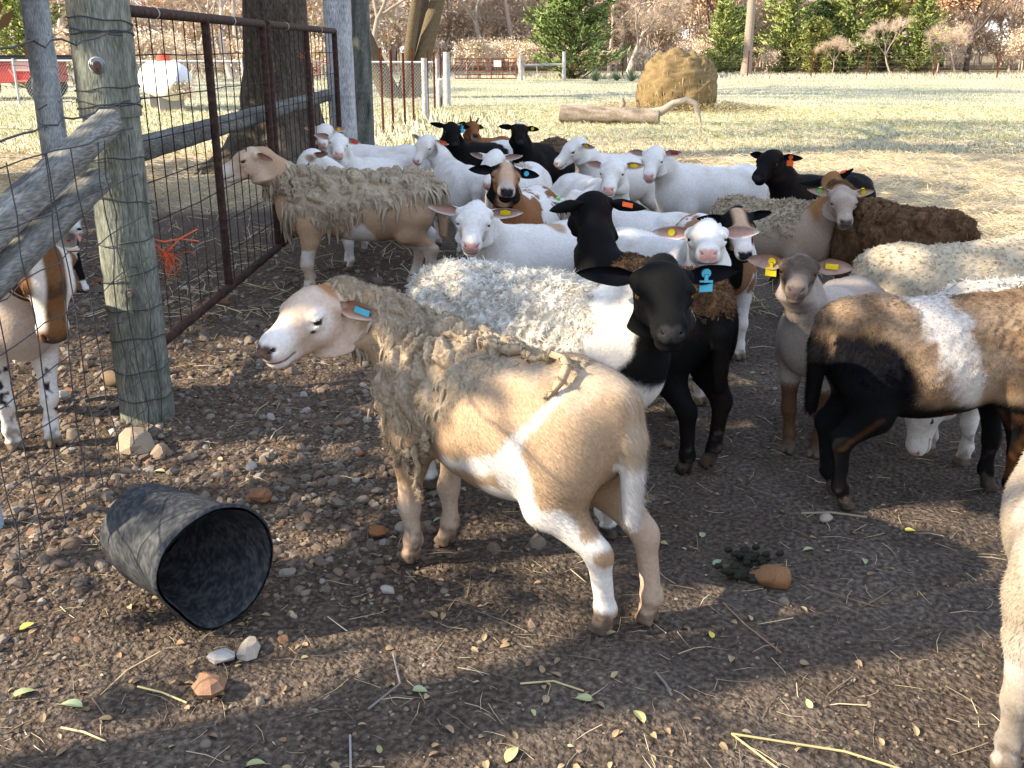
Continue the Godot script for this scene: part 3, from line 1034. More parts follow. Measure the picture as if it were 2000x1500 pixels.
		"goat":
			c = Color(0.46, 0.37, 0.30)
			if head:
				c = Color(0.20, 0.095, 0.04).lerp(Color(0.10, 0.055, 0.03), smooth(0.0, 0.5, nz_a.get_noise_3dv(p)))
				c = c.lerp(Color(0.74, 0.68, 0.60), patch(0.012 - absf(az - 0.036 - 0.0 * q.x), 0.005) * smooth(0.22, 0.19, q.x) if q.y > -0.075 else 0.0)
				c = c.lerp(Color(0.70, 0.63, 0.56), smooth(-0.072, -0.09, q.y) * smooth(0.10, 0.14, q.x))
				c = c.lerp(CREAM, smooth(0.04, 0.0, q.x) * smooth(-0.05, -0.08, q.y))
				nose = Color(0.10, 0.07, 0.06)
			else:
				c = c.lerp(WHITE, smooth(0.42, 0.34, p.y))
				if p.y < 0.34: c = WHITE.lerp(BLACK * 3.0, patch(nz_b.get_noise_3dv(p * 2.0) - 0.25, 0.03) * smooth(0.10, 0.14, p.y))
	if head:
		# bare nose, lips, rim of the eye
		var ns := patch(0.0165 - Vector2((q.y + 0.061) * 0.8, az - 0.010).length(), 0.004) * smooth(0.219, 0.226, q.x + az * 0.35)
		c = c.lerp(nose, ns)
		c = c.lerp(nose * 0.35, patch(0.0055 - (Vector3(q.x - 0.229, q.y + 0.056, az - 0.019)).length(), 0.003))
		c = c.lerp(Color(0.16, 0.09, 0.075) if c.r > 0.1 else BLACK, patch(0.0036 - absf(q.y + 0.0905), 0.0018) * smooth(0.158, 0.165, q.x))
		var er := Vector3(q.x - 0.091, q.y + 0.0335, az - 0.050).length()
		c = c.lerp(Color(0.05, 0.035, 0.03), patch(0.0128 - er, 0.002) * smooth(0.035, 0.042, az))
	elif p.y < 0.042:
		c = c.lerp(hoof, smooth(0.042, 0.034, p.y + nz_a.get_noise_3dv(p) * 0.006))
	if not head and p.y < 0.16:
		# dried mud on the feet
		c = c.lerp(Color(0.115, 0.085, 0.062), smooth(-0.05, 0.35, nz_b.get_noise_3dv(p * 3.0) + 0.30 - p.y * 4.0) * 0.7)
	var g := 1.0 + 0.05 * nz_a.get_noise_3dv(p * 2.0)
	return Color(c.r * g, c.g * g, c.b * g)

func tn_like(p: Vector3) -> float:
	return (p - N0).dot(N1 - N0) / (N1 - N0).length_squared()

# > 0 where the animal still carries its winter fleece
func fleece_mask(kind: String, p: Vector3) -> float:
	var w := nz_b.get_noise_3dv(p) * 0.07 + nz_a.get_noise_3dv(p) * 0.03
	var t := tn_like(p)
	match kind:
		"s1":
			# shoulder mantle up to the poll, and a strip along the spine
			var lower := 0.43 + 0.10 * smooth(0.02, 0.2, p.x) * 0.0 + 0.9 * maxf(0.0, 0.17 - p.x)
			var m := p.y - lower + w
			m = minf(m, 0.66 - t + w)
			var under := (p - N0).dot(Vector3(0.81, -0.59, 0.0))   # towards the throat
			if t > 0.10: m = minf(m, 0.035 - under + w * 0.7)
			var strip := 0.055 - absf(p.z + 0.01) + w * 0.5
			if p.y > 0.6 and p.x > -0.30: m = maxf(m, strip)
			if p.y < 0.36: m = -1.0
			return m
		"s17":
			var low := 0.47 - 0.07 * smooth(-0.1, 0.3, p.x) + 0.05 * smooth(-0.1, -0.35, p.x)
			var m := p.y - low + w * 1.3
			if t > 0.25: m = minf(m, 0.45 - t + w)
			if p.x > 0.36 and p.y < 0.60: m = minf(m, 0.42 - p.x)
			return m
		"s2":
			var m := p.y - 0.42 + w
			m = minf(m, 0.27 - p.x + w)
			return m
		"s3", "s24":
			return minf(p.y - 0.58 + w, 0.16 - p.x + w) if kind == "s3" else minf(p.y - 0.60 + w, -0.02 - p.x + w)
		"s7":
			return minf(p.y - 0.545 + w, 0.27 - p.x + (p.y - 0.6) * 0.3 + w)
		"s9":
			return minf(p.y - 0.40 + w, 0.42 - p.x + w)
		"s11":
			return minf(p.y - 0.44 + w, 0.5 - p.x)
		"s13":
			return minf(p.y - 0.46 + w, 0.62 - t + w)
		"s26":
			return minf(0.035 - absf(p.z + 0.005) + w * 0.5, minf(p.y - 0.62, 0.10 - absf(p.x + 0.02)))
		"cream":
			return minf(p.y - 0.36 + w, 0.42 - p.x)
	return -1.0
# ------------------------------------------------------------------ ground, stones, straw
var gn := fnl(21, 0.9)
var gn2 := fnl(22, 7.0)
var gn3 := fnl(23, 0.16)
var gn4 := fnl(24, 38.0)

func ground_y(x: float, z: float) -> float:
	var h := gn.get_noise_2d(x, z) * 0.010 + gn2.get_noise_2d(x, z) * 0.011
	if z > -9.0: h += gn4.get_noise_2d(x, z) * 0.004
	return h - 0.004

func rocky(x: float, z: float) -> float:
	# stony strip along the fence and the gate
	var e := -0.15 + 0.10 * (z + 3.0) * 0.3 + gn.get_noise_2d(x + 9.0, z) * 0.35
	var f := smooth(e + 0.25, e - 0.25, x) * smooth(-9.0, -7.0, z)
	f *= 1.0 - 0.72 * smooth(-2.7, -2.2, z) * (1.0 - 0.35 * smooth(-1.0, -1.5, x))
	return f

func strawy(x: float, z: float) -> float:
	var lim := -10.0 + 3.3 * smooth(0.8, 3.0, x) + gn.get_noise_2d(x * 0.6, z * 0.6) * 0.9
	return smooth(lim + 0.8, lim - 0.8, z)

func build_ground() -> void:
	var xs := PackedFloat32Array()
	var zs := PackedFloat32Array()
	var x := 0.0
	var half := []
	while x < 260.0:
		half.push_back(x)
		x += 0.028 + maxf(0.0, x - 2.6) * 0.045
	for i in range(half.size() - 1, 0, -1): xs.push_back(-half[i])
	for h: float in half: xs.push_back(h)
	var z := 6.0
	while z > -400.0:
		zs.push_back(z)
		z -= (0.25 if z > -0.9 else 0.026) + maxf(0.0, -z - 5.0) * 0.03
	var b := MB.new()
	var dirt := Color(0.130, 0.100, 0.078)
	var dirt2 := Color(0.205, 0.163, 0.128)
	var straw := Color(0.80, 0.71, 0.52)
	var grass := Color(0.60, 0.60, 0.38)
	var pale := Color(0.80, 0.75, 0.56)
	for j in zs.size():
		for i in xs.size():
			var px := xs[i]
			var pz := zs[j]
			b.v.push_back(Vector3(px, ground_y(px, pz), pz))
			var n1 := gn.get_noise_2d(px * 1.7, pz * 1.7)
			var n2 := gn2.get_noise_2d(px, pz)
			var c := dirt.lerp(dirt2, clampf(0.35 + 0.9 * n1 + 0.5 * n2, 0.0, 1.0))
			c = c.lerp(Color(0.15, 0.105, 0.072), rocky(px, pz) * 0.6)
			if pz < -5.0 or px < -1.8:
				var s := strawy(px, pz)
				var far := smooth(-15.0, -19.0, pz + gn3.get_noise_2d(px, pz) * 6.0)
				var g := grass.lerp(pale, clampf(0.5 + 1.5 * gn3.get_noise_2d(px * 1.0 + 50.0, pz * 2.5), 0.0, 1.0))
				var d := straw.lerp(Color(0.50, 0.41, 0.26), clampf(0.3 + 1.1 * n1 + 0.5 * n2, 0.0, 1.0))
				c = c.lerp(d.lerp(g, far), s)
				if pz < -55.0: c = c.lerp(Color(0.42, 0.33, 0.19), smooth(-55.0, -60.0, pz))
			b.c.push_back(c)
	var nx := xs.size()
	for j in zs.size() - 1:
		for i in nx - 1:
			var a := j * nx + i
			b.t.append_array([a, a + nx, a + 1, a + 1, a + nx, a + nx + 1])
	b.n = normals_of(b.v, b.t)
	if b.n[nx * 40 + 30].y < 0.0:
		for i in b.n.size(): b.n[i] = -b.n[i]
		for i in range(0, b.t.size(), 3):
			var q := b.t[i + 1]; b.t[i + 1] = b.t[i + 2]; b.t[i + 2] = q
	var o := single("ground", b.mesh(), M.soil, Vector3.ZERO, "bare stony dirt turning to straw and pasture", "ground", "", "structure")
	o.cast_shadow = GeometryInstance3D.SHADOW_CASTING_SETTING_ON

func stone_mesh(sd: int, sharp: float) -> ArrayMesh:
	# a small faceted lump
	var r := RandomNumberGenerator.new()
	r.seed = sd
	var s := SphereMesh.new()
	s.radius = 0.5; s.height = 1.0; s.radial_segments = 8; s.rings = 4
	var a := s.get_mesh_arrays()
	var V: PackedVector3Array = a[Mesh.ARRAY_VERTEX]
	var T: PackedInt32Array = a[Mesh.ARRAY_INDEX]
	var f := fnl(sd, 1.6, FastNoiseLite.TYPE_CELLULAR, 1)
	f.cellular_return_type = FastNoiseLite.RETURN_CELL_VALUE
	var planes := []
	for i in 9: planes.push_back([Vector3(r.randfn(), r.randfn(), r.randfn()).normalized(), r.randf_range(0.26, 0.45)])
	for i in V.size():
		var p := V[i] * (1.0 + 0.10 * nz_w.get_noise_3dv(V[i] * 3.0 + Vector3(sd, 0, 0)))
		for q: Array in planes:
			var d: float = p.dot(q[0]) - q[1]
			if d > 0.0: p -= q[0] * d * 0.95
		V[i] = p * Vector3(1.0, 0.68, 0.85)
	var b := MB.new()
	if sharp > 0.5:
		for i in range(0, T.size(), 3):
			var n := (V[T[i + 2]] - V[T[i]]).cross(V[T[i + 1]] - V[T[i]])
			if n.length_squared() < 1e-9: continue
			var q := b.v.size()
			for k in 3: b.vert(V[T[i + k]], n.normalized(), Color.WHITE)
			b.t.append_array([q, q + 1, q + 2])
	else:
		b.v = V; b.t = T; b.n = normals_of(V, T)
		for i in V.size(): b.c.push_back(Color.WHITE)
	return b.mesh()

func stone_col(r: RandomNumberGenerator) -> Color:
	var k := r.randf()
	var c := Color(0.235, 0.175, 0.130)
	if k < 0.30: c = Color(0.29, 0.245, 0.20)
	elif k < 0.36: c = Color(0.28, 0.155, 0.095)
	elif k < 0.41: c = Color(0.48, 0.45, 0.41)
	elif k < 0.66: c = Color(0.17, 0.135, 0.11)
	c *= r.randf_range(0.8, 1.2)
	c.a = 1.0
	return c

func build_stones(keep: Array) -> void:
	var r := RandomNumberGenerator.new()
	r.seed = 4711
	var meshes := []
	for i in 10: meshes.push_back(stone_mesh(100 + i, 1.0 if i % 3 else 0.0))
	var mats := []
	var tones := []
	for i in 14:
		var m: StandardMaterial3D = M.stone.duplicate()
		m.vertex_color_use_as_albedo = false
		m.albedo_color = stone_col(r).linear_to_srgb()
		mats.push_back(m)
		var q := m.albedo_color.srgb_to_linear()
		tones.push_back("whitish" if q.r > 0.40 else ("rust brown" if q.r > q.b * 2.4 else ("grey brown" if q.r < 0.21 else "tan")))
	# the stones one can tell apart
	var spots := []
	var tries := 0
	while spots.size() < 292 and tries < 60000:
		tries += 1
		var z := r.randf_range(-6.6, -1.55)
		var x := r.randf_range(-2.9, 1.3)
		if x < -0.53 * (-z + 0.5): continue
		if r.randf() > rocky(x, z) + 0.02: continue
		if Vector2(x + 0.89, z + 2.39).length() < 0.30: continue
		var size := 0.028 + 0.055 * pow(r.randf(), 2.6) + 0.006 * (-z - 1.5)
		var ok := true
		for s: Array in spots:
			if Vector2(x - s[0], z - s[1]).length() < (size + s[2]) * 0.5: ok = false; break
		for k: Array in keep:
			if Vector2(x - k[0], z - k[1]).length() < k[2] + size * 0.5: ok = false; break
		if ok: spots.push_back([x, z, size])
	for i in spots.size():
		var s: Array = spots[i]
		var shape := r.randi() % 10
		var tone := r.randi() % 14
		var place := "on the dirt at the bottom left"
		if Vector2(s[0] + 0.89, s[1] + 2.39).length() < 0.55: place = "beside the black bucket"
		elif Vector2(s[0] + 1.52, s[1] + 3.92).length() < 0.5: place = "at the foot of the thick post"
		elif s[0] < -1.42: place = "behind the woven wire near the goat" if s[1] > -4.1 else "outside the rusty gate"
		elif s[1] < -4.6: place = "along the bottom rail of the gate"
		elif s[1] < -3.4: place = "between the thick post and the tan ewe's head"
		elif s[1] < -2.75: place = "between the bucket and the tan ewe's head"
		elif s[0] > -0.55: place = "by the tan ewe's front hooves"
		elif s[1] < -2.1: place = "left of the bucket"
		var o := single("stone", meshes[shape], mats[tone], Vector3(s[0], ground_y(s[0], s[1]) + s[2] * 0.10, s[1]), "%s %s %s stone %s" % ["big" if s[2] > 0.075 else ("middling" if s[2] > 0.05 else "small"), "angular" if shape % 3 else "rounded", tones[tone], place], "stone", "loose stones on the ground")
		o.rotation = Vector3(r.randf_range(-0.4, 0.4), r.randf() * TAU, r.randf_range(-0.4, 0.4))
		o.scale = Vector3(s[2] * r.randf_range(0.8, 1.3), s[2] * r.randf_range(0.7, 1.1), s[2])
	# singled out
	var big := [
		[-1.45, -3.56, 0.19, Color(0.42, 0.34, 0.25), "large pale knobbly rock at the foot of the thick fence post", 2],
		[-1.33, -3.50, 0.10, Color(0.36, 0.28, 0.20), "tan rock touching the large pale rock by the fence post", 4],
		[0.75, -2.53, 0.135, Color(0.33, 0.17, 0.085), "smooth reddish brown stone beside the dark dung on the dirt", 3],
		[-0.72, -2.03, 0.105, Color(0.36, 0.21, 0.13), "jagged orange brown rock in front of the black bucket", 1],
		[-0.67, -2.20, 0.085, Color(0.50, 0.44, 0.37), "pale tan stone leaning against the rim of the bucket", 2],
		[-0.73, -2.16, 0.070, Color(0.55, 0.53, 0.50), "whitish stone under the front rim of the bucket", 5],
		[-0.43, -2.86, 0.080, Color(0.35, 0.17, 0.07), "flat orange stone left of the tan ewe's front hoof", 1],
		[-0.86, -3.10, 0.100, Color(0.30, 0.15, 0.08), "upright rust brown stone behind the bucket", 7],
		[-1.82, -4.35, 0.150, Color(0.25, 0.18, 0.12), "rounded brown boulder between the goat and the thick post", 3],
		[1.02, -2.93, 0.06, Color(0.45, 0.40, 0.34), "small pale stone by the black hind hoof of the brown sheep", 3]]
	for k: Array in big:
		var m: StandardMaterial3D = M.stone.duplicate()
		m.vertex_color_use_as_albedo = false
		m.albedo_color = (k[3] as Color).linear_to_srgb()
		var o := single("stone", meshes[k[5]], m, Vector3(k[0], ground_y(k[0], k[1]) + k[2] * 0.16, k[1]), k[4], "stone", "loose stones on the ground")
		o.scale = Vector3(1.2, 0.85, 1.0) * k[2]
		o.rotation.y = r.randf() * TAU
	# gravel: too small and too many to count
	var mm := MultiMesh.new()
	mm.transform_format = MultiMesh.TRANSFORM_3D
	mm.use_colors = true
	mm.mesh = meshes[2]
	var tf := []
	while tf.size() < 40000:
		var z := -1.1 - 8.5 * pow(r.randf(), 1.7)
		var x := r.randf_range(-1.0, 1.0) * (0.62 * -z + 0.7)
		var rk := rocky(x, z)
		if r.randf() > 0.22 + 0.78 * rk * rk: continue
		var size := 0.0028 + 0.009 * pow(r.randf(), 3.0) + (0.003 + rk * 0.0) + rk * 0.042 * pow(r.randf(), 4.5)
		var t := Transform3D(Basis.from_euler(Vector3(r.randf() * 6, r.randf() * 6, r.randf() * 6)).scaled(Vector3(size, size * 0.8, size) * 1.2), Vector3(x, ground_y(x, z) + size * r.randf_range(-0.15, 0.12), z))
		tf.push_back(t)
	mm.instance_count = tf.size()
	for i in tf.size():
		mm.set_instance_transform(i, tf[i])
		var c := stone_col(r)
		var rk := rocky(tf[i].origin.x, tf[i].origin.z)
		if rk < 0.3: c = c.lerp(Color(0.33, 0.26, 0.18), 0.4) * (0.6 if r.randf() < 0.6 else 1.25)
		c = c.lerp(Color(0.17, 0.128, 0.095), 0.30)
		mm.set_instance_color(i, c)
	multi("gravel", mm, M.stone, "small chips of stone strewn over the dirt", "gravel")

func multi(called: String, mm: MultiMesh, m: Material, label: String, category: String) -> void:
	var o := MultiMeshInstance3D.new()
	o.name = numbered(called)
	o.multimesh = mm
	o.material_override = m
	add_child(o)
	tag(o, label, category, "", "stuff")

func blade_mesh(bend: float, wide: float) -> ArrayMesh:
	# a bent stalk of length one along x, three sided
	var b := MB.new()
	b.tube(PackedVector3Array([Vector3(-0.5, 0, 0), Vector3(0, bend, 0), Vector3(0.5, 0, bend * 0.6)]), PackedFloat32Array([wide, wide, wide * 0.5]), 3, Color.WHITE, false)
	return b.mesh()

func build_litter() -> void:
	var r := RandomNumberGenerator.new()
	r.seed = 99
	var mm := MultiMesh.new()
	mm.transform_format = MultiMesh.TRANSFORM_3D
	mm.use_colors = true
	mm.mesh = blade_mesh(0.06, 0.012)
	var tf := []
	var cs := []
	while tf.size() < 70000:
		var near := tf.size() < 5000
		var z := 0.0
		var x := 0.0
		if near:
			z = -1.2 - 7.0 * r.randf()
			x = r.randf_range(-1.0, 1.0) * (0.6 * -z + 0.6)
		else:
			z = -5.5 - 22.0 * pow(r.randf(), 1.6)
			x = r.randf_range(-1.0, 1.0) * (0.58 * -z + 1.0)
			if r.randf() > strawy(x, z) + 0.06: continue
		var l := r.randf_range(0.02, 0.10) if near else r.randf_range(0.06, 0.24)
		if near and r.randf() < 0.12: l *= 2.0
		var w := 1.0 if near else 1.0 + (-z - 5.0) * 0.06
		var y := ground_y(x, z) + (0.003 if near else r.randf() * 0.035)
		var tilt := r.randf_range(-0.12, 0.12) if near else r.randf_range(-0.5, 0.5)
		tf.push_back(Transform3D(Basis.from_euler(Vector3(r.randf() * 6.0, r.randf() * TAU, tilt), EULER_ORDER_YZX).scaled_local(Vector3(l, l * w, l * w)), Vector3(x, y, z)))
		var c := Color(0.68, 0.58, 0.38).lerp(Color(0.42, 0.32, 0.19), r.randf())
		if near and r.randf() < 0.5: c = Color(0.20, 0.15, 0.11)
		if z < -17.0 and r.randf() < 0.4: c = Color(0.26, 0.30, 0.10)
		cs.push_back(c)
	mm.instance_count = tf.size()
	for i in tf.size():
		mm.set_instance_transform(i, tf[i])
		mm.set_instance_color(i, cs[i])
	multi("straw_litter", mm, M.straw, "loose straw and dry stalks strewn over the lot and field", "straw")
	# short pasture and dead grass further off
	var g := MultiMesh.new()
	g.transform_format = MultiMesh.TRANSFORM_3D
	g.use_colors = true
	var gb := MB.new()
	for k in 7:
		var a := k * 2.4
		var o := Vector3(cos(a * 3.1), 0, sin(a * 1.7)) * 0.35
		var d := Vector3(cos(a), 0, sin(a))
		var tip := o + d * 0.35 + Vector3(0, 1.0 - 0.07 * k, 0)
		var s := d.cross(Vector3.UP) * 0.05
		gb.face(o - s, o + s, tip, (Vector3.UP + d * 0.3).normalized(), Color.WHITE)
	g.mesh = gb.mesh()
	tf.clear(); cs.clear()
	while tf.size() < 46000:
		var z := -15.0 - 50.0 * pow(r.randf(), 1.25)
		var x := r.randf_range(-1.0, 1.0) * (0.58 * -z + 2.0)
		var left := x < -1.6 and z > -30.0
		var h := r.randf_range(0.03, 0.09)
		if z < -54.0: h = r.randf_range(0.08, 0.28)
		if left: h = r.randf_range(0.03, 0.12)
		if x < 0.0 and x > -2.6 and z < -15.0 and z > -24.0 and r.randf() < 0.4: h *= 2.5
		tf.push_back(Transform3D(Basis(Vector3.UP, r.randf() * TAU).scaled(Vector3(h * 1.6, h, h * 1.6)), Vector3(x, ground_y(x, z), z)))
		var c := Color(0.80, 0.74, 0.54).lerp(Color(0.54, 0.57, 0.33), clampf(r.randf() + 1.2 * gn3.get_noise_2d(x, z * 2.0), 0.0, 1.0) * (0.8 if z > -54.0 else 0.1))
		cs.push_back(c)
	g.instance_count = tf.size()
	for i in tf.size():
		g.set_instance_transform(i, tf[i])
		g.set_instance_color(i, cs[i])
	multi("pasture_grass", g, M.straw, "short grazed grass and dead stalks over the field", "grass")

# ------------------------------------------------------------------ trees
func grow(b: MB, p: Vector3, d: Vector3, l: float, r: float, lev: int, rng: RandomNumberGenerator, k: Dictionary, tips: Array) -> void:
	var seg := 3 if lev > 1 else 2
	var pts := PackedVector3Array([p])
	var rad := PackedFloat32Array([r])
	var x := p
	for i in seg:
		d = (d + Vector3(rng.randfn(), rng.randfn() * 0.7, rng.randfn()) * k.get("wander", 0.12) + Vector3.UP * k.get("rise", 0.05)).normalized()
		x += d * l / seg
		pts.push_back(x)
		rad.push_back(lerpf(r, r * k.get("taper", 0.62), (i + 1.0) / seg))
	b.tube(pts, rad, 7 if lev >= k.levels - 1 else (5 if lev > 1 else 3), k.bark, false)
	if lev == 0:
		tips.push_back([x, d])
		return
	if lev == 1: tips.push_back([x, d])
	var n: int = k.get("split", 3)
	if lev == k.levels and k.has("first"): n = k.first
	for i in n:
		var a := TAU * (i + rng.randf() * 0.6) / n
		var side := d.cross(Vector3.UP if absf(d.y) < 0.9 else Vector3.RIGHT).normalized().rotated(d, a)
		var spread: float = k.get("spread", 0.6) * rng.randf_range(0.7, 1.3)
		var nd := (d * cos(spread) + side * sin(spread)).normalized()
		var f := rng.randf_range(0.45, 1.0) if lev < k.levels or k.get("low", false) else 1.0
		var at := pts[seg].lerp(pts[maxi(seg - 1, 0)], (1.0 - f) * 1.6) if i > 0 else x
		grow(b, at, nd, l * k.get("shrink", 0.72) * rng.randf_range(0.75, 1.15), r * k.get("taper", 0.62) * rng.randf_range(0.6, 0.95), lev - 1, rng, k, tips)

func twigs(b: MB, tips: Array, rng: RandomNumberGenerator, n: int, len: float, wid: float, col: Color) -> void:
	for t: Array in tips:
		for i in n:
			var d := ((t[1] as Vector3) + Vector3(rng.randfn(), rng.randfn() * 0.8 + 0.1, rng.randfn()) * 0.65).normalized()
			var p: Vector3 = t[0] - (t[1] as Vector3) * rng.randf() * len * 0.8
			var e := p + d * len * rng.randf_range(0.5, 1.3)
			var s := d.cross(Vector3(rng.randfn(), rng.randfn(), rng.randfn())).normalized() * wid
			b.face(p - s, p + s, e, s.cross(d).normalized(), col)
			var p2 := p.lerp(e, 0.5)
			var e2 := p2 + (d + Vector3(rng.randfn(), rng.randfn(), rng.randfn()) * 0.6).normalized() * len * 0.5
			b.face(p2 - s * 0.6, p2 + s * 0.6, e2, s.cross(d).normalized(), col)

func leaves(b: MB, tips: Array, rng: RandomNumberGenerator, n: int, spread: float, size: float, c1: Color, c2: Color) -> void:
	for t: Array in tips:
		for i in n:
			var p: Vector3 = t[0] + Vector3(rng.randfn(), rng.randfn() * 0.8, rng.randfn()) * spread
			var nn := Vector3(rng.randfn(), rng.randfn() + 0.6, rng.randfn()).normalized()
			var u := nn.cross(Vector3(rng.randfn(), rng.randfn(), rng.randfn())).normalized() * size * rng.randf_range(0.6, 1.2)
			var w := nn.cross(u) * 0.55
			var c := c1.lerp(c2, rng.randf())
			var q := b.v.size()
			for v: Vector3 in [p - u, p + w * 0.9, p + u, p - w * 0.9]: b.vert(v, nn, c)
			if u.cross(w).dot(nn) < 0.0: b.t.append_array([q, q + 2, q + 1, q, q + 3, q + 2])
			else: b.t.append_array([q, q + 1, q + 2, q, q + 2, q + 3])

func tree_thing(called: String, at: Vector3, label: String, group: String, trunk: Mesh, crown: Mesh, crown_mat: Material, scale := 1.0, turn := 0.0, category := "tree") -> Node3D:
	var o := thing(called, at, turn, label, category, group)
	o.scale = Vector3.ONE * scale
	if trunk: part("trunk", trunk, M.bark, o)
	if crown: part("crown", crown, crown_mat, o)
	return o

func bare_tree(sd: int, h: float, r: float, bark: Color, k := {}) -> Array:
	var rng := RandomNumberGenerator.new()
	rng.seed = sd
	var b := MB.new()
	var tips := []
	var kk := {"levels": 5, "bark": bark, "spread": 0.55, "shrink": 0.70, "taper": 0.66, "wander": 0.14, "rise": 0.06, "split": 3}
	kk.merge(k, true)
	grow(b, Vector3(0, -0.15, 0), Vector3(rng.randfn() * 0.05, 1, rng.randfn() * 0.05).normalized(), h * kk.get("bole", 0.33), r, kk.levels, rng, kk, tips)
	var c := MB.new()
	twigs(c, tips, rng, kk.get("twigs", 7), h * 0.075, kk.get("twig_wid", 0.010), bark.lerp(Color(0.58, 0.44, 0.31), 0.6))
	if kk.has("leaf"): leaves(c, tips, rng, kk.leaf, kk.get("leaf_spread", 0.4), kk.get("leaf_size", 0.09), kk.c1, kk.c2)
	return [b.mesh(), c.mesh()]

func cedar(sd: int, h: float, w: float, c1: Color, c2: Color, n: int) -> Array:
	var rng := RandomNumberGenerator.new()
	rng.seed = sd
	var b := MB.new()
	b.tube(PackedVector3Array([Vector3(0, -0.1, 0), Vector3(0.05, h * 0.5, 0), Vector3(0, h * 0.97, 0)]), PackedFloat32Array([0.03 * h, 0.018 * h, 0.004 * h]), 7, Color(0.16, 0.10, 0.07))
	var c := MB.new()
	var f := fnl(sd, 0.9)
	var limbs := int(n / 45.0)
	for i in limbs:
		var t := 0.03 + 0.95 * pow(rng.randf(), 0.85)
		var a := rng.randf() * TAU
		var rr := w * 0.5 * pow(maxf(0.0, 1.0 - t * t), 0.62) * (0.70 + 0.85 * f.get_noise_3d(cos(a) * 2.0, t * h * 0.7, sin(a) * 2.0)) * (0.55 + 0.45 * smooth(0.0, 0.12, t))
		var d := Vector3(cos(a), 0.35 + 0.3 * rng.randf(), sin(a)).normalized()
		var root := Vector3(0, t * h - rr * 0.3, 0)
		b.tube(PackedVector3Array([root, root + d * rr * 0.8]), PackedFloat32Array([0.012 * h * (1.0 - t) + 0.008, 0.006]), 3, Color(0.16, 0.10, 0.07), false)
		var tone := rng.randf_range(0.75, 1.2)
		for j in 45:
			var s := pow(rng.randf(), 0.55)
			var p := root + d * rr * s + Vector3(rng.randfn(), rng.randfn() * 0.7, rng.randfn()) * 0.10 * h * 0.25
			var dd := (d + Vector3(rng.randfn(), rng.randfn() + 0.3, rng.randfn()) * 0.5).normalized()
			var l := h * 0.045 * rng.randf_range(0.6, 1.4)
			var sv := dd.cross(Vector3(rng.randfn(), rng.randfn(), rng.randfn())).normalized() * l * 0.20
			var cc := c1.lerp(c2, rng.randf()) * tone
			cc.a = 1.0
			var nn := (sv.cross(dd).normalized() + d * 0.7 + Vector3.UP * 0.3).normalized()
			c.face(p - sv, p + sv, p + dd * l, nn, cc)
	return [b.mesh(), c.mesh()]

func big_trunk() -> void:
	# the old oak behind the gate: flared foot, furrowed bark, limbs out of the picture
	var rng := RandomNumberGenerator.new()
	rng.seed = 8
	var b := MB.new()
	var sides := 56
	var rings := 44
	var nz := fnl(61, 1.0, FastNoiseLite.TYPE_SIMPLEX_SMOOTH, 3)
	var cell := fnl(62, 1.0, FastNoiseLite.TYPE_CELLULAR, 1)
	cell.cellular_return_type = FastNoiseLite.RETURN_DISTANCE2_SUB
	for i in rings + 1:
		var y := -0.15 + 5.6 * pow(i / float(rings), 1.15)
		for s in sides:
			var a := TAU * s / sides
			var flare := 0.50 * exp(-maxf(y, 0.0) * 2.4) * (1.0 + 0.5 * sin(a * 5.0 + 1.0))
			var r := 0.375 + flare - 0.012 * y
			var g := cell.get_noise_3d(a * 5.5 * 1.0, y * 2.2, 0.0) if s > 0 else cell.get_noise_3d(0, y * 2.2, 0)
			var ridge := smooth(-1.0, -0.55, g)
			r += 0.032 * ridge + 0.02 * nz.get_noise_2d(cos(a) * 3.0, sin(a) * 3.0 + y)
			var n := Vector3(cos(a), 0, sin(a))
			var c := Color(0.085, 0.070, 0.052).lerp(Color(0.17, 0.145, 0.115), ridge * (0.7 + 0.5 * nz.get_noise_2d(a * 4.0, y * 3.0)))
			b.vert(n * r + Vector3(0.02 * y, y, 0), n, c)
	for i in rings:
		for s in sides:
			var p := i * sides + s
			var q := i * sides + (s + 1) % sides
			b.t.append_array([p, q + sides, q, p, p + sides, q + sides])
	var nn := normals_of(b.v, b.t)
	b.n = nn
	var tips := []
	var k := {"levels": 5, "bark": Color(0.13, 0.11, 0.09), "spread": 0.75, "shrink": 0.74, "taper": 0.64, "wander": 0.16, "rise": 0.04, "split": 3}
	for q in 6:
		var a := TAU * q / 6.0 + 0.4
		grow(b, Vector3(0.11, 5.2 - 0.35 * (q % 3), 0), Vector3(cos(a), 0.75, sin(a)).normalized(), 2.6, 0.20, 4, rng, k, tips)
	var c := MB.new()
	twigs(c, tips, rng, 4, 0.7, 0.008, Color(0.2, 0.15, 0.12))
	leaves(c, tips, rng, 16, 0.4, 0.09, Color(0.24, 0.13, 0.06), Color(0.34, 0.21, 0.10))
	tree_thing("oak_tree", Vector3(-2.95, 0, -13.1), "thick furrowed oak trunk rising just behind the rusty gate", "", b.mesh(), c.mesh(), M.leaf)
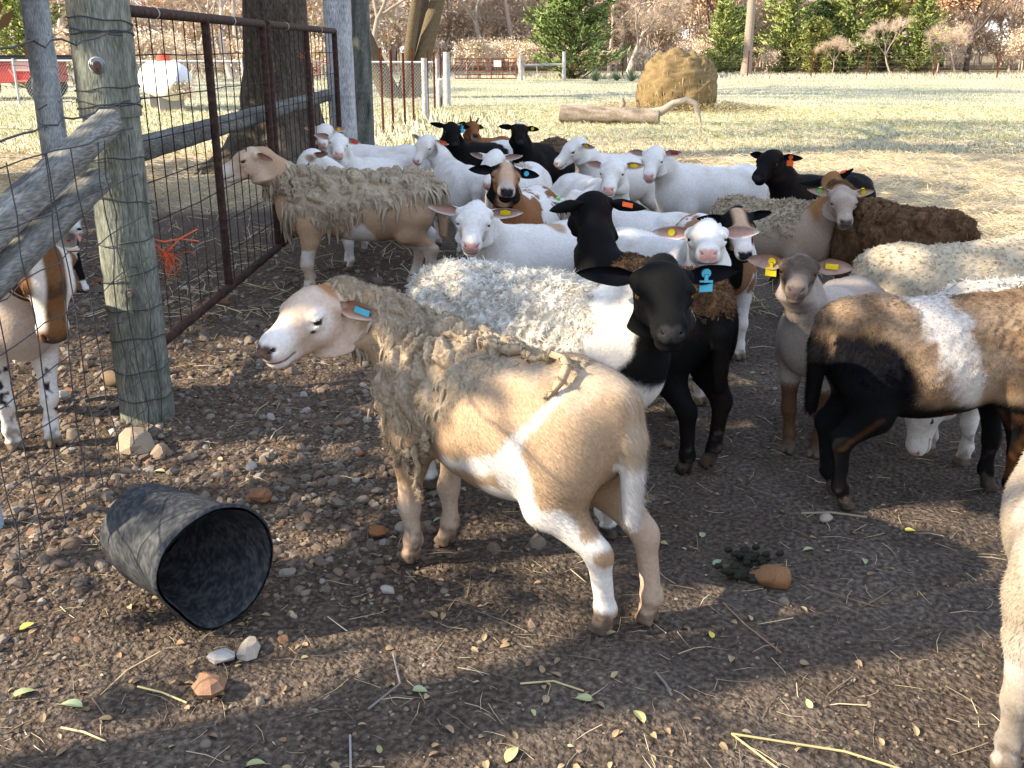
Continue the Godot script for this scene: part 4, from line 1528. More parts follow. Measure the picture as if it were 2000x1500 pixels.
func build_woods() -> void:
	var rng := RandomNumberGenerator.new()
	rng.seed = 2024
	var grey := Color(0.50, 0.42, 0.36)
	var bare := [bare_tree(1, 10.0, 0.17, grey), bare_tree(2, 9.0, 0.13, Color(0.55, 0.46, 0.39), {"spread": 0.45}), bare_tree(3, 8.0, 0.10, Color(0.44, 0.36, 0.30), {"spread": 0.65, "bole": 0.25})]
	var rust := bare_tree(4, 10.0, 0.18, Color(0.17, 0.13, 0.11), {"leaf": 15, "leaf_spread": 0.42, "leaf_size": 0.13, "c1": Color(0.56, 0.33, 0.20), "c2": Color(0.68, 0.47, 0.31), "twigs": 2, "bole": 0.24})
	var thicket := bare_tree(5, 3.2, 0.035, Color(0.54, 0.44, 0.36), {"levels": 4, "first": 5, "bole": 0.2, "spread": 0.6, "leaf": 5, "leaf_spread": 0.20, "leaf_size": 0.06, "c1": Color(0.62, 0.49, 0.36), "c2": Color(0.74, 0.63, 0.48), "twigs": 6, "twig_wid": 0.006})
	var ced := [cedar(11, 5.6, 6.4, Color(0.09, 0.14, 0.045), Color(0.19, 0.25, 0.08), 9000), cedar(12, 5.2, 4.4, Color(0.17, 0.22, 0.07), Color(0.33, 0.37, 0.12), 6000), cedar(13, 4.6, 4.2, Color(0.18, 0.20, 0.05), Color(0.34, 0.34, 0.10), 5000)]
	# named trees
	tree_thing("cedar_tree", Vector3(3.1, 0, -54.5), "broad dark green cedar left of the hay bale at the woods edge", "", ced[0][0], ced[0][1], M.leaf, 1.0)
	var cs := [[12.6, -63.0, 1, 0.8, "yellow green cedar beside the pale straight trunk"], [16.8, -64.0, 1, 1.05, "leftmost of the tall green cedars right of the pale trunk"], [19.0, -65.5, 0, 0.75, "dark lower cedar among the green cedars across the field"], [20.6, -64.5, 1, 1.2, "tallest yellow green cedar in the row across the field"], [22.8, -65.0, 2, 1.2, "golden green cedar right of the tallest cedar"], [24.6, -63.5, 1, 0.9, "rightmost cedar of the green row, next to the brown oak"], [17.9, -61.5, 2, 0.7, "small golden cedar in front of the green row"], [14.0, -66.5, 0, 0.7, "dark cedar behind the pale straight trunk"], [-19.2, -42.0, 1, 1.0, "green cedar behind the silvery fence post"]]
	for c: Array in cs:
		tree_thing("cedar_tree", Vector3(c[0], 0, c[1]), c[4], "cedars at the woods edge", ced[c[2]][0], ced[c[2]][1], M.leaf, c[3], rng.randf() * TAU)
	tree_thing("oak_tree", Vector3(28.6, 0, -66.0), "broad oak full of dry brown leaves at the right of the woods", "", rust[0], rust[1], M.leaf, 1.05, 0.7)
	# pale straight trunk
	var pb := MB.new()
	pb.tube(PackedVector3Array([Vector3(0, -0.2, 0), Vector3(0.02, 1.0, 0), Vector3(0.05, 4, 0), Vector3(0.1, 9, 0)]), PackedFloat32Array([0.36, 0.27, 0.24, 0.18]), 12, Color(0.50, 0.40, 0.32))
	var tips := []
	for q in 7: grow(pb, Vector3(0.07, 4.0 + q * 0.7, 0), Vector3(cos(q * 2.1), 0.6, sin(q * 2.1)).normalized(), 1.5, 0.07, 3, rng, {"levels": 4, "bark": Color(0.42, 0.34, 0.28), "spread": 0.6}, tips)
	var pc := MB.new()
	twigs(pc, tips, rng, 6, 0.5, 0.008, Color(0.36, 0.27, 0.22))
	tree_thing("bare_tree", Vector3(13.4, 0, -60.0), "pale straight bare trunk standing before the green cedars", "", pb.mesh(), pc.mesh(), M.leaf)
	# three stemmed tree beyond the short fence
	var mb := MB.new()
	var mt := []
	var k := {"levels": 4, "bark": Color(0.20, 0.155, 0.10), "spread": 0.6, "shrink": 0.75, "taper": 0.66, "wander": 0.12}
	for s: Array in [[Vector3(-0.42, 1.0, 0.1), 0.34], [Vector3(0.02, 1.0, -0.1), 0.30], [Vector3(0.33, 1.0, 0.05), 0.30], [Vector3(0.12, 1.0, 0.3), 0.2]]:
		grow(mb, Vector3((s[0] as Vector3).x * 0.6, -0.2, 0), (s[0] as Vector3).normalized(), 4.6, s[1], 5, rng, k.merged({"levels": 5, "wander": 0.07, "taper": 0.72}, true), mt)
	var mc := MB.new()
	twigs(mc, mt, rng, 3, 0.6, 0.010, Color(0.28, 0.2, 0.15))
	tree_thing("bare_tree", Vector3(-3.45, 0, -32.8), "old tree with several leaning stems beyond the short wire fence", "", mb.mesh(), mc.mesh(), M.leaf)
	# trees along the edge of the woods
	var places := [[-1.2, -60, 0, 1.0, "bare grey tree in front of the woods behind the far gate"], [6.6, -60, 1, 0.75, "bare grey sapling right of the big cedar"], [8.4, -61, 2, 0.8, "low bare tree between the cedar and the pale trunk"], [34.5, -64, 1, 1.2, "bare tree at the right end of the woods"], [31.0, -60.5, 2, 0.7, "small bare tree right of the brown oak"], [25.6, -60.5, 2, 0.6, "small bare tree left of the brown oak trunk"], [18.2, -59.5, 2, 0.45, "pale bare sapling before the tall cedars"], [21.6, -59.5, 1, 0.42, "thin bare sapling before the golden cedar"], [-6.5, -46, 0, 0.9, "bare tree seen between the oak trunk and the stems beyond"], [-19.5, -36, 1, 0.9, "bare tree at the far left behind the wagon"], [-9.2, -38, 2, 1.0, "bare crooked tree behind the white tank"], [-12.6, -37, 0, 0.8, "bare tree left of the white tank behind the fence"]]
	for p: Array in places:
		tree_thing("bare_tree", Vector3(p[0], 0, p[1]), p[4], "bare trees round the pasture", bare[p[2]][0], bare[p[2]][1], M.leaf, p[3], rng.randf() * TAU)
	for p: Array in [[-8.0, -33.5, 1.1, "brown bush of dry twigs behind the chain link fence, right of the tank"], [-11.5, -33.0, 1.2, "brown bush behind the chain link fence, left of the tank"], [-14.5, -35.0, 1.3, "brown thicket between the wagon and the tank"], [-5.4, -36.0, 1.2, "brown bush behind the oak trunk"], [-8.0, -25.2, 0.45, "small twiggy bush in front of the white tank"], [6.9, -55.5, 0.9, "pale twiggy bush behind the hay bale"], [9.2, -56.0, 1.0, "grey twiggy bush right of the hay bale at the far fence"], [0.6, -56.0, 1.0, "yellowish bush behind the far gate"], [-1.8, -57.0, 1.2, "brown thicket behind the left half of the far gate"]]:
		tree_thing("bush", Vector3(p[0], 0, p[1]), p[3], "bushes", thicket[0], thicket[1], M.leaf, p[2], rng.randf() * TAU, "bush")
	tree_thing("bush", Vector3(-3.05, 0, -1.25), "added twiggy brown bush out of view on the left, casting dappled shade", "bushes", thicket[0], thicket[1], M.leaf, 0.55, 1.0, "bush")  # unseen bush, added to dapple the foreground dirt with twig shadows
	tree_thing("bare_tree", Vector3(-5.2, 0, -0.36), "added slim bare tree out of view on the left, casting a shadow band", "", pb.mesh(), null, M.leaf, 0.6, 0.4)  # unseen trunk, added so its shadow crosses the foreground dirt
	# oaks beside the lot whose crowns shade the flock
	var shade := bare_tree(71, 9.0, 0.26, Color(0.13, 0.11, 0.09), {"leaf": 34, "leaf_spread": 0.46, "leaf_size": 0.13, "c1": Color(0.22, 0.12, 0.05), "c2": Color(0.34, 0.20, 0.09), "twigs": 1, "bole": 0.30, "spread": 0.72, "rise": 0.02})
	for p: Array in [[-7.6, -5.2, 1.0, "leafy brown oak just left of the picture, shading the flock"], [-8.0, -8.6, 0.95, "second leafy oak left of the picture behind the first"], [-10.6, -5.6, 1.1, "leafy oak left of the picture farthest from the fence"]]:
		tree_thing("oak_tree", Vector3(p[0], 0, p[1]), p[3], "shade oaks outside the picture", shade[0], shade[1], M.leaf, p[2], rng.randf() * TAU)
	# the wood behind: one mass
	for w in 4:
		var mm := MultiMesh.new()
		mm.transform_format = MultiMesh.TRANSFORM_3D
		var src: Array = bare[w] if w < 3 else rust
		var both := ArrayMesh.new()
		both.add_surface_from_arrays(Mesh.PRIMITIVE_TRIANGLES, (src[0] as ArrayMesh).surface_get_arrays(0))
		both.add_surface_from_arrays(Mesh.PRIMITIVE_TRIANGLES, (src[1] as ArrayMesh).surface_get_arrays(0))
		mm.mesh = both
		mm.instance_count = 95 if w < 3 else 34
		for i in mm.instance_count:
			var z := -70.0 - 50.0 * rng.randf()
			var x := rng.randf_range(-0.75, 0.72) * -z
			if x < -0.12 * -z and rng.randf() < 0.5: z += 22.0
			var s := rng.randf_range(0.8, 1.45)
			mm.set_instance_transform(i, Transform3D(Basis(Vector3.UP, rng.randf() * TAU).scaled(Vector3(s, s * 1.1, s)), Vector3(x, 0, z)))
		multi("woods", mm, M.leaf, ["bare grey woods across the field", "pale bare woods across the field", "dark bare woods across the field", "brown leaved woods across the field"][w], "woods")
	var ub := MultiMesh.new()
	ub.transform_format = MultiMesh.TRANSFORM_3D
	var both := ArrayMesh.new()
	both.add_surface_from_arrays(Mesh.PRIMITIVE_TRIANGLES, (thicket[0] as ArrayMesh).surface_get_arrays(0))
	both.add_surface_from_arrays(Mesh.PRIMITIVE_TRIANGLES, (thicket[1] as ArrayMesh).surface_get_arrays(0))
	ub.mesh = both
	ub.instance_count = 520
	for i in ub.instance_count:
		var z := -63.0 - 30.0 * rng.randf()
		var x := rng.randf_range(-0.7, 0.7) * -z
		if x < -0.10 * -z: z += 18.0
		var s := rng.randf_range(0.6, 1.4)
		if i > 300:
			s = rng.randf_range(1.6, 3.4)
			z -= 12.0
		ub.set_instance_transform(i, Transform3D(Basis(Vector3.UP, rng.randf() * TAU).scaled(Vector3(s, s, s)), Vector3(x, 0, z)))
	multi("underbrush", ub, M.leaf, "brown brush at the foot of the woods", "brush")
# ------------------------------------------------------------------ fence, gate and farm things
# a weathered post or beam: rings of a rough, cracked cylinder from a to b
func timber(a: Vector3, b_: Vector3, r0: float, r1: float, c1: Color, c2: Color, sd: int, sides := 22, rings := 30, square := 0.0) -> ArrayMesh:
	var b := MB.new()
	var nz := fnl(sd, 1.0)
	var d := (b_ - a).normalized()
	var len := a.distance_to(b_)
	var u := (Vector3.RIGHT if absf(d.y) > 0.7 else Vector3.UP).cross(d).normalized()
	var w := d.cross(u)
	for i in rings + 1:
		var t := i / float(rings)
		for s in sides:
			var f := TAU * s / sides
			var dir := Vector2(cos(f), sin(f))
			var sq := 1.0
			if square > 0.0: sq = lerpf(1.0, minf(1.0 / maxf(absf(dir.x), absf(dir.y)), 1.32), square)
			var crack := smooth(0.42, 0.62, nz.get_noise_2d(s * 13.9, t * len * 1.3))
			var r := lerpf(r0, r1, t) * sq * (1.0 + 0.035 * nz.get_noise_2d(s * 0.9, t * len * 3.0)) - 0.008 * crack
			var n := (u * dir.x + w * dir.y)
			var st := nz.get_noise_2d(s * 11.0, t * len * 1.6) * 0.9 + nz.get_noise_2d(s * 2.0 + 40.0, t * len * 7.0) * 0.4
			var c := c1.lerp(c2, clampf(0.5 + st, 0.0, 1.0))
			b.vert(a.lerp(b_, t) + n * r, n, c.lerp(c * 0.35, crack))
	for i in rings:
		for s in sides:
			var p := i * sides + s
			var q := i * sides + (s + 1) % sides
			b.t.append_array([p, q + sides, q, p, p + sides, q + sides])
	b.n = normals_of(b.v, b.t)
	for e in 2:
		var q := b.v.size()
		var o := 0 if e == 0 else rings * sides
		var n := -d if e == 0 else d
		var mid := b.vert((a if e == 0 else b_), n, c2 * 0.8)
		for s in sides: b.vert(b.v[o + s], n, c2 * 0.7)
		for s in sides:
			var x := q + 1 + s
			var y := q + 1 + (s + 1) % sides
			if e == 0: b.t.append_array([mid, x, y])
			else: b.t.append_array([mid, y, x])
	return b.mesh()

func wire_mesh(pts: PackedVector3Array, r: float, c: Color, sides := 4) -> ArrayMesh:
	var b := MB.new()
	var rad := PackedFloat32Array()
	for i in pts.size(): rad.push_back(r)
	b.tube(pts, rad, sides, c)
	return b.mesh()

func ring(c: Vector3, r: float, tilt: float, wr: float, sd: int) -> ArrayMesh:
	var p := PackedVector3Array()
	for i in 25:
		var a := TAU * i / 24.0
		p.push_back(c + Vector3(cos(a) * r, sin(a + sd) * tilt + 0.004 * sin(a * 5.0 + sd), sin(a) * r))
	return wire_mesh(p, wr, Color(0.06, 0.06, 0.065))

func wavy(a: Vector3, b: Vector3, n: int, amp: float, rng: RandomNumberGenerator) -> PackedVector3Array:
	var p := PackedVector3Array()
	for i in n + 1:
		var j := 0.0 if i == 0 or i == n else amp
		p.push_back(a.lerp(b, i / float(n)) + Vector3(rng.randfn() * j * 0.5, rng.randfn() * j, rng.randfn() * j))
	return p

const WIRE := Color(0.055, 0.055, 0.062)
const RUST := Color(0.070, 0.036, 0.029)

func build_fence() -> void:
	var rng := RandomNumberGenerator.new()
	rng.seed = 3
	var g1 := Color(0.17, 0.185, 0.145)
	var g2 := Color(0.33, 0.345, 0.285)
	# thick gate post
	var P := Vector3(-1.52, 0, -3.92)
	var post := thing("fence_post", P, 0.0, "thick weathered greenish round gate post wrapped in wire", "post")
	part("post", timber(Vector3(0, -0.2, 0), Vector3(0, 1.21, 0), 0.108, 0.103, g1, g2, 31, 30, 44), M.wood, post)
	part("post_top", timber(Vector3(0, 1.21, 0), Vector3(0, 2.3, 0), 0.112, 0.106, g1, g2, 33, 30, 30), M.wood, post)
	for h: Array in [[0.10, 0.004], [0.22, 0.01], [0.34, 0.02], [0.47, 0.008], [0.60, 0.03], [0.74, 0.012], [0.90, 0.02], [1.05, 0.012], [1.24, 0.016], [1.27, 0.012], [1.31, 0.010], [1.50, 0.012], [1.53, 0.02], [1.55, 0.012]]:
		part("wire_wrap", ring(Vector3(0, h[0], 0), 0.1115 if h[0] < 1.2 else 0.1155, h[1], 0.0024, int(h[0] * 97)), M.metal, post)
	var ins := MB.new()
	var ia := Vector3(0.012, 1.395, 0.105)
	var id := Vector3(0.35, 0.05, 0.93).normalized()
	ins.tube(PackedVector3Array([ia, ia + id * 0.010, ia + id * 0.013, ia + id * 0.006]), PackedFloat32Array([0.030, 0.030, 0.026, 0.017]), 24, Color(0.42, 0.43, 0.45), false)
	var insu := part("insulator", ins.mesh(), M.gloss, post)
	insu.set_meta("label", "white porcelain insulator with rusty nail")
	part("nail", tube2(ia, ia + id * 0.022, 0.0165, 0.0135, 10, Color(0.12, 0.06, 0.035)), M.metal, insu)
	var bo := MB.new()
	bo.tube(PackedVector3Array([Vector3(0.03, 0.545, 0.098), Vector3(0.033, 0.545, 0.114)]), PackedFloat32Array([0.020, 0.020]), 14, Color(0.10, 0.09, 0.08))
	bo.tube(PackedVector3Array([Vector3(0.03, 0.545, 0.110), Vector3(0.034, 0.545, 0.124)]), PackedFloat32Array([0.010, 0.010]), 6, Color(0.22, 0.2, 0.18))
	part("bolt", bo.mesh(), M.metal, post)
	# braces
	var w1 := Color(0.18, 0.175, 0.155)
	var w2 := Color(0.38, 0.375, 0.345)
	var b1 := thing("brace_beam", Vector3(-1.48, 1.20, -3.80), 0.0, "upper grey split timber brace notched into the thick post", "beam")
	part("beam", timber(Vector3(0.0, 0.0, 0.0), Vector3(-0.115, -0.48, 1.56), 0.045, 0.052, w1, w2, 41, 20, 40, 0.75), M.wood_z, b1)
	var b2 := thing("brace_beam", Vector3(-1.50, 1.00, -3.68), 0.0, "lower grey rounded timber brace with a sawn end", "beam")
	part("beam", timber(Vector3(0.0, 0.0, 0.0), Vector3(-0.07, -0.385, 1.50), 0.046, 0.054, w1 * 0.85, w2 * 0.85, 43, 20, 40, 0.25), M.wood_z, b2)
	# pale pipe at the edge of the picture
	single("pipe_post", tube2(Vector3(0, -0.1, 0), Vector3(0, 0.98, 0), 0.024, 0.024, 14, Color(0.32, 0.42, 0.50)), M.paint, Vector3(-1.655, 0, -2.90), "pale blue pipe post behind the woven wire at the left edge", "post")
	# pole behind, silvered
	single("fence_post", timber(Vector3(0, -0.2, 0), Vector3(0, 3.1, 0), 0.128, 0.115, Color(0.30, 0.33, 0.34), Color(0.60, 0.64, 0.65), 51, 18, 50), M.wood, Vector3(-4.33, 0, -9.7), "silvery weathered round post standing behind the thick gate post", "post")
	# woven wire that runs from the thick post past the camera
	var A := Vector3(-1.42, 0, -3.86)
	var B := Vector3(-1.40, 0, -0.9)
	var f := thing("woven_wire_fence", Vector3.ZERO, 0.0, "sagging woven wire fence in front of the goat", "fence")
	for h: float in [0.03, 0.14, 0.26, 0.39, 0.53, 0.68, 0.84, 1.00, 1.17]:
		var sag := Vector3(0, rng.randf_range(-0.05, 0.03), 0)
		part("wire", wire_mesh(wavy(A + Vector3(0, h, 0), B + Vector3(0, h * 0.93, 0) + sag, 26, 0.007, rng), 0.0024, WIRE), M.metal, f)
	for i in 19:
		var t := (i + 0.4) / 19.0
		var p := A.lerp(B, t)
		var lean := rng.randf_range(-0.09, 0.09)
		part("stay_wire", wire_mesh(wavy(p + Vector3(0, 0.02, 0), p + Vector3(0, 1.15, lean), 9, 0.012, rng), 0.0022, WIRE), M.metal, f)
	for h: Array in [[1.27, 1.10], [1.50, 1.36]]:
		var bw := thing("barbed_wire", Vector3.ZERO, 0.0, "barbed wire strand above the woven wire, %s" % ("upper one" if h[0] > 1.4 else "lower one"), "wire", "barbed wire strands")
		var pts := wavy(A + Vector3(0, h[0], 0), B + Vector3(0, h[1], 0), 40, 0.008, rng)
		part("strand", wire_mesh(pts, 0.0034, WIRE), M.metal, bw)
		for i in range(2, 40, 4):
			var m := MB.new()
			for q in 2:
				var d := Vector3(rng.randfn(), rng.randfn(), 0.2 * rng.randfn()).normalized() * 0.016
				m.tube(PackedVector3Array([pts[i] - d, pts[i] + d]), PackedFloat32Array([0.0014, 0.0014]), 3, WIRE)
			part("barb", m.mesh(), M.metal, bw)
	# strands from the silvery post to the thick post
	for h: Array in [[1.57, 1.51], [1.30, 1.27], [1.00, 1.25], [0.72, 0.9], [0.45, 0.5]]:
		var lab: String = {1.57: "topmost", 1.30: "second", 1.00: "third", 0.72: "fourth", 0.45: "lowest"}[h[0]]
		single("fence_wire", wire_mesh(wavy(Vector3(-4.21, h[0], -9.62), Vector3(-1.58, h[1], -4.02), 20, 0.012, rng), 0.0024, WIRE), M.metal, Vector3.ZERO, "%s wire strand between the silvery post and the thick post" % lab, "wire", "wires behind the brace")
		single("fence_wire", wire_mesh(wavy(Vector3(-4.45, h[0], -9.75), Vector3(-8.0, h[0] - 0.02, -10.6), 14, 0.012, rng), 0.0024, WIRE), M.metal, Vector3.ZERO, "%s wire strand left of the silvery post" % lab, "wire", "wires behind the brace")
	# gate: two rusty panels with mesh
	gate_panel(Vector3(-1.575, 0, -4.13), Vector3(-1.558, 0, -6.62), [0.0, 0.52, 1.0], "nearer rusty pipe gate panel filled with wire mesh", rng)
	gate_panel(Vector3(-1.557, 0, -6.74), Vector3(-1.55, 0, -9.25), [0.0, 0.5, 1.0], "farther rusty pipe gate panel in front of the oak trunk", rng)
	# rail behind the gate
	single("fence_rail", timber(Vector3(-1.68, 1.02, -4.02), Vector3(-1.70, 1.05, -9.62), 0.055, 0.050, Color(0.11, 0.11, 0.10), Color(0.26, 0.26, 0.24), 57, 14, 50, 0.5), M.wood_z, Vector3.ZERO, "grey timber rail running behind the rusty gate", "rail")
	# far gate posts
	single("fence_post", timber(Vector3(0, -0.2, 0), Vector3(0, 2.6, 0), 0.115, 0.112, Color(0.45, 0.46, 0.47), Color(0.72, 0.73, 0.74), 71, 20, 40, 1.0), M.wood, Vector3(-1.575, 0, -9.62), "square post with flaking white paint at the far end of the gate", "post")
	single("fence_post", timber(Vector3(0, -0.2, 0), Vector3(0.02, 2.6, 0), 0.098, 0.088, Color(0.10, 0.105, 0.09), Color(0.27, 0.28, 0.25), 73, 18, 40), M.wood, Vector3(-1.50, 0, -10.45), "grey round post right behind the white gate post", "post")
	# orange twine
	twine(Vector3(-1.40, 0.66, -4.00), 0.12, 12, "frayed orange baling twine tied to the thick post", rng)
	twine(Vector3(-1.55, 1.30, -8.30), 0.10, 5, "orange baling twine on the farther gate panel", rng)

func gate_panel(a: Vector3, b: Vector3, bars: Array, label: String, rng: RandomNumberGenerator) -> void:
	var o := thing("metal_gate", Vector3.ZERO, 0.0, label, "gate")
	var lo := Vector3(0, 0.20, 0)
	var hi := Vector3(0, 1.60, 0)
	part("top_rail", wire_mesh(PackedVector3Array([a + hi, b + hi]), 0.024, RUST, 14), M.rust, o)
	part("bottom_rail", wire_mesh(PackedVector3Array([a + lo, b + lo]), 0.024, RUST * 0.9, 14), M.rust, o)
	for t: float in bars:
		var p := a.lerp(b, t)
		part("upright", wire_mesh(PackedVector3Array([p + lo, p + hi]), 0.022, RUST, 14), M.rust, o)
	var n := int(a.distance_to(b) / 0.155)
	for i in range(1, n):
		var p := a.lerp(b, i / float(n)) + Vector3(0.004, 0, 0)
		part("vertical_wire", wire_mesh(wavy(p + lo, p + hi, 5, 0.0015, rng), 0.0030, Color(0.045, 0.032, 0.030), 5), M.rust, o)
	for i in range(1, 8):
		var h := lo.lerp(hi, i / 8.0) + Vector3(-0.003, 0, 0)
		part("horizontal_wire", wire_mesh(wavy(a + h, b + h, 8, 0.003, rng), 0.0030, Color(0.045, 0.032, 0.030), 5), M.rust, o)
	for i in 2:
		var c := a.lerp(b, 0.22 + 0.5 * i) + hi
		var d := (b - a).normalized()
		part("wire_tie", wire_mesh(PackedVector3Array([c + d * 0.006, c - d * 0.006]), 0.0262, Color(0.35, 0.33, 0.31), 14), M.metal, o)

func twine(at: Vector3, size: float, n: int, label: String, rng: RandomNumberGenerator) -> void:
	var b := MB.new()
	for i in n * 3:
		var p := PackedVector3Array([Vector3(rng.randfn(), rng.randfn(), rng.randfn()) * 0.012])
		var r := PackedFloat32Array([0.0022])
		var d := Vector3(rng.randfn() * 0.8 + 0.3, rng.randf_range(-1.0, 0.6), rng.randfn() * 0.5).normalized()
		var l := size * rng.randf_range(0.25, 1.0)
		for k in 6:
			d = (d + Vector3(rng.randfn(), rng.randfn() - 0.45, rng.randfn()) * 0.4).normalized()
			p.push_back(p[-1] + d * l / 6.0)
			r.push_back(0.0022 - 0.0002 * k)
		b.tube(p, r, 4, Color(0.62, 0.12, 0.045) * rng.randf_range(0.75, 1.2))
	for k in 2:
		b.tube(PackedVector3Array([Vector3(-0.13, 0.10 + 0.03 * k, 0.05), Vector3(-0.05, 0.075, 0.03), Vector3(0.0, 0.055 - 0.05 * k, 0.0), Vector3(0.05, 0.06, -0.04), Vector3(0.10, 0.085 - 0.05 * k, -0.12)]), PackedFloat32Array([0.003, 0.003, 0.004, 0.003, 0.003]), 5, Color(0.60, 0.12, 0.05))
	single("baling_twine", b.mesh(), M.plain, at, label, "twine", "orange twine")

func bucket() -> void:
	# rubber bucket on its side, one flank crushed flat
	var o := thing("rubber_bucket", Vector3(-0.895, 0, -2.39), 0.0, "dented black rubber bucket lying on its side on the dirt", "bucket")
	var ax := Vector3(0.60, -0.07, 0.52).normalized()          # towards the mouth
	var up := (Vector3.UP - ax * ax.y).normalized()
	var rt := ax.cross(up)                                       # to the camera's right and away
	var prof := [[0.0, 0.122], [0.02, 0.126], [0.06, 0.132], [0.10, 0.139], [0.15, 0.148], [0.20, 0.157], [0.25, 0.167], [0.29, 0.175], [0.318, 0.181], [0.325, 0.189], [0.336, 0.190], [0.342, 0.183]]
	var inner := [[0.342, 0.176], [0.33, 0.171], [0.29, 0.165], [0.20, 0.147], [0.10, 0.130], [0.025, 0.116]]
	var nz := fnl(81, 9.0)
	var base := -ax * 0.17
	var shape := func(t: float, r: float, a: float) -> Vector3:
		var x := cos(a) * r
		var y := sin(a) * r
		var dent := smooth(0.05, 0.34, t) * 0.058 * exp(-pow((wrapf(a - 3.75, -PI, PI)) / 0.85, 2.0))
		var k := 1.0 - dent / maxf(r, 0.01)
		x *= k; y *= k
		var w := nz.get_noise_3d(x, y, t) * 0.004
		return base + ax * t + (-rt) * x * (1.0 + w * 6.0) + up * y * (1.0 + w * 6.0)
	var mk := func(pf0: Array, flip: bool) -> ArrayMesh:
		var b := MB.new()
		var pf := []
		for i in pf0.size() - 1:
			var n := maxi(1, int(absf(pf0[i + 1][0] - pf0[i][0]) / 0.006))
			for k in n: pf.push_back([lerpf(pf0[i][0], pf0[i + 1][0], k / float(n)), lerpf(pf0[i][1], pf0[i + 1][1], k / float(n))])
		pf.push_back(pf0[-1])
		var sides := 128
		for q: Array in pf:
			for s in sides:
				var a := TAU * s / sides
				var p: Vector3 = shape.call(q[0], q[1], a)
				var dust := clampf(0.36 + 0.8 * nz.get_noise_3dv(p * 2.0) + 1.4 * nz.get_noise_3dv(p * 7.0), 0.0, 1.0)
				b.vert(p, Vector3.UP, Color(0.020, 0.024, 0.030).lerp(Color(0.14, 0.135, 0.13), dust * 0.42))
		for i in pf.size() - 1:
			for s in sides:
				var p := i * sides + s
				var q2 := i * sides + (s + 1) % sides
				b.t.append_array([p, q2, q2 + sides, p, q2 + sides, p + sides])
		b.n = normals_of(b.v, b.t)
		var e := 0 if not flip else pf.size() - 1
		var tt: float = pf[e][0]
		var c := b.vert(base + ax * tt, ax if flip else -ax, Color(0.02, 0.022, 0.026))
		var q0 := b.v.size()
		for s in sides: b.vert(b.v[e * sides + s], ax if flip else -ax, b.c[e * sides + s])
		for s in sides:
			if flip: b.t.append_array([c, q0 + s, q0 + (s + 1) % sides])
			else: b.t.append_array([c, q0 + (s + 1) % sides, q0 + s])
		return b.mesh()
	var outer: MeshInstance3D = part("wall", mk.call(prof, false), M.rubber, o)
	var inn: MeshInstance3D = part("inside", mk.call(inner, true), M.rubber, o)
	# rest it on the ground
	var low := 9.0
	for v in outer.mesh.surface_get_arrays(0)[Mesh.ARRAY_VERTEX]: low = minf(low, v.y)
	o.position.y = -low - 0.004

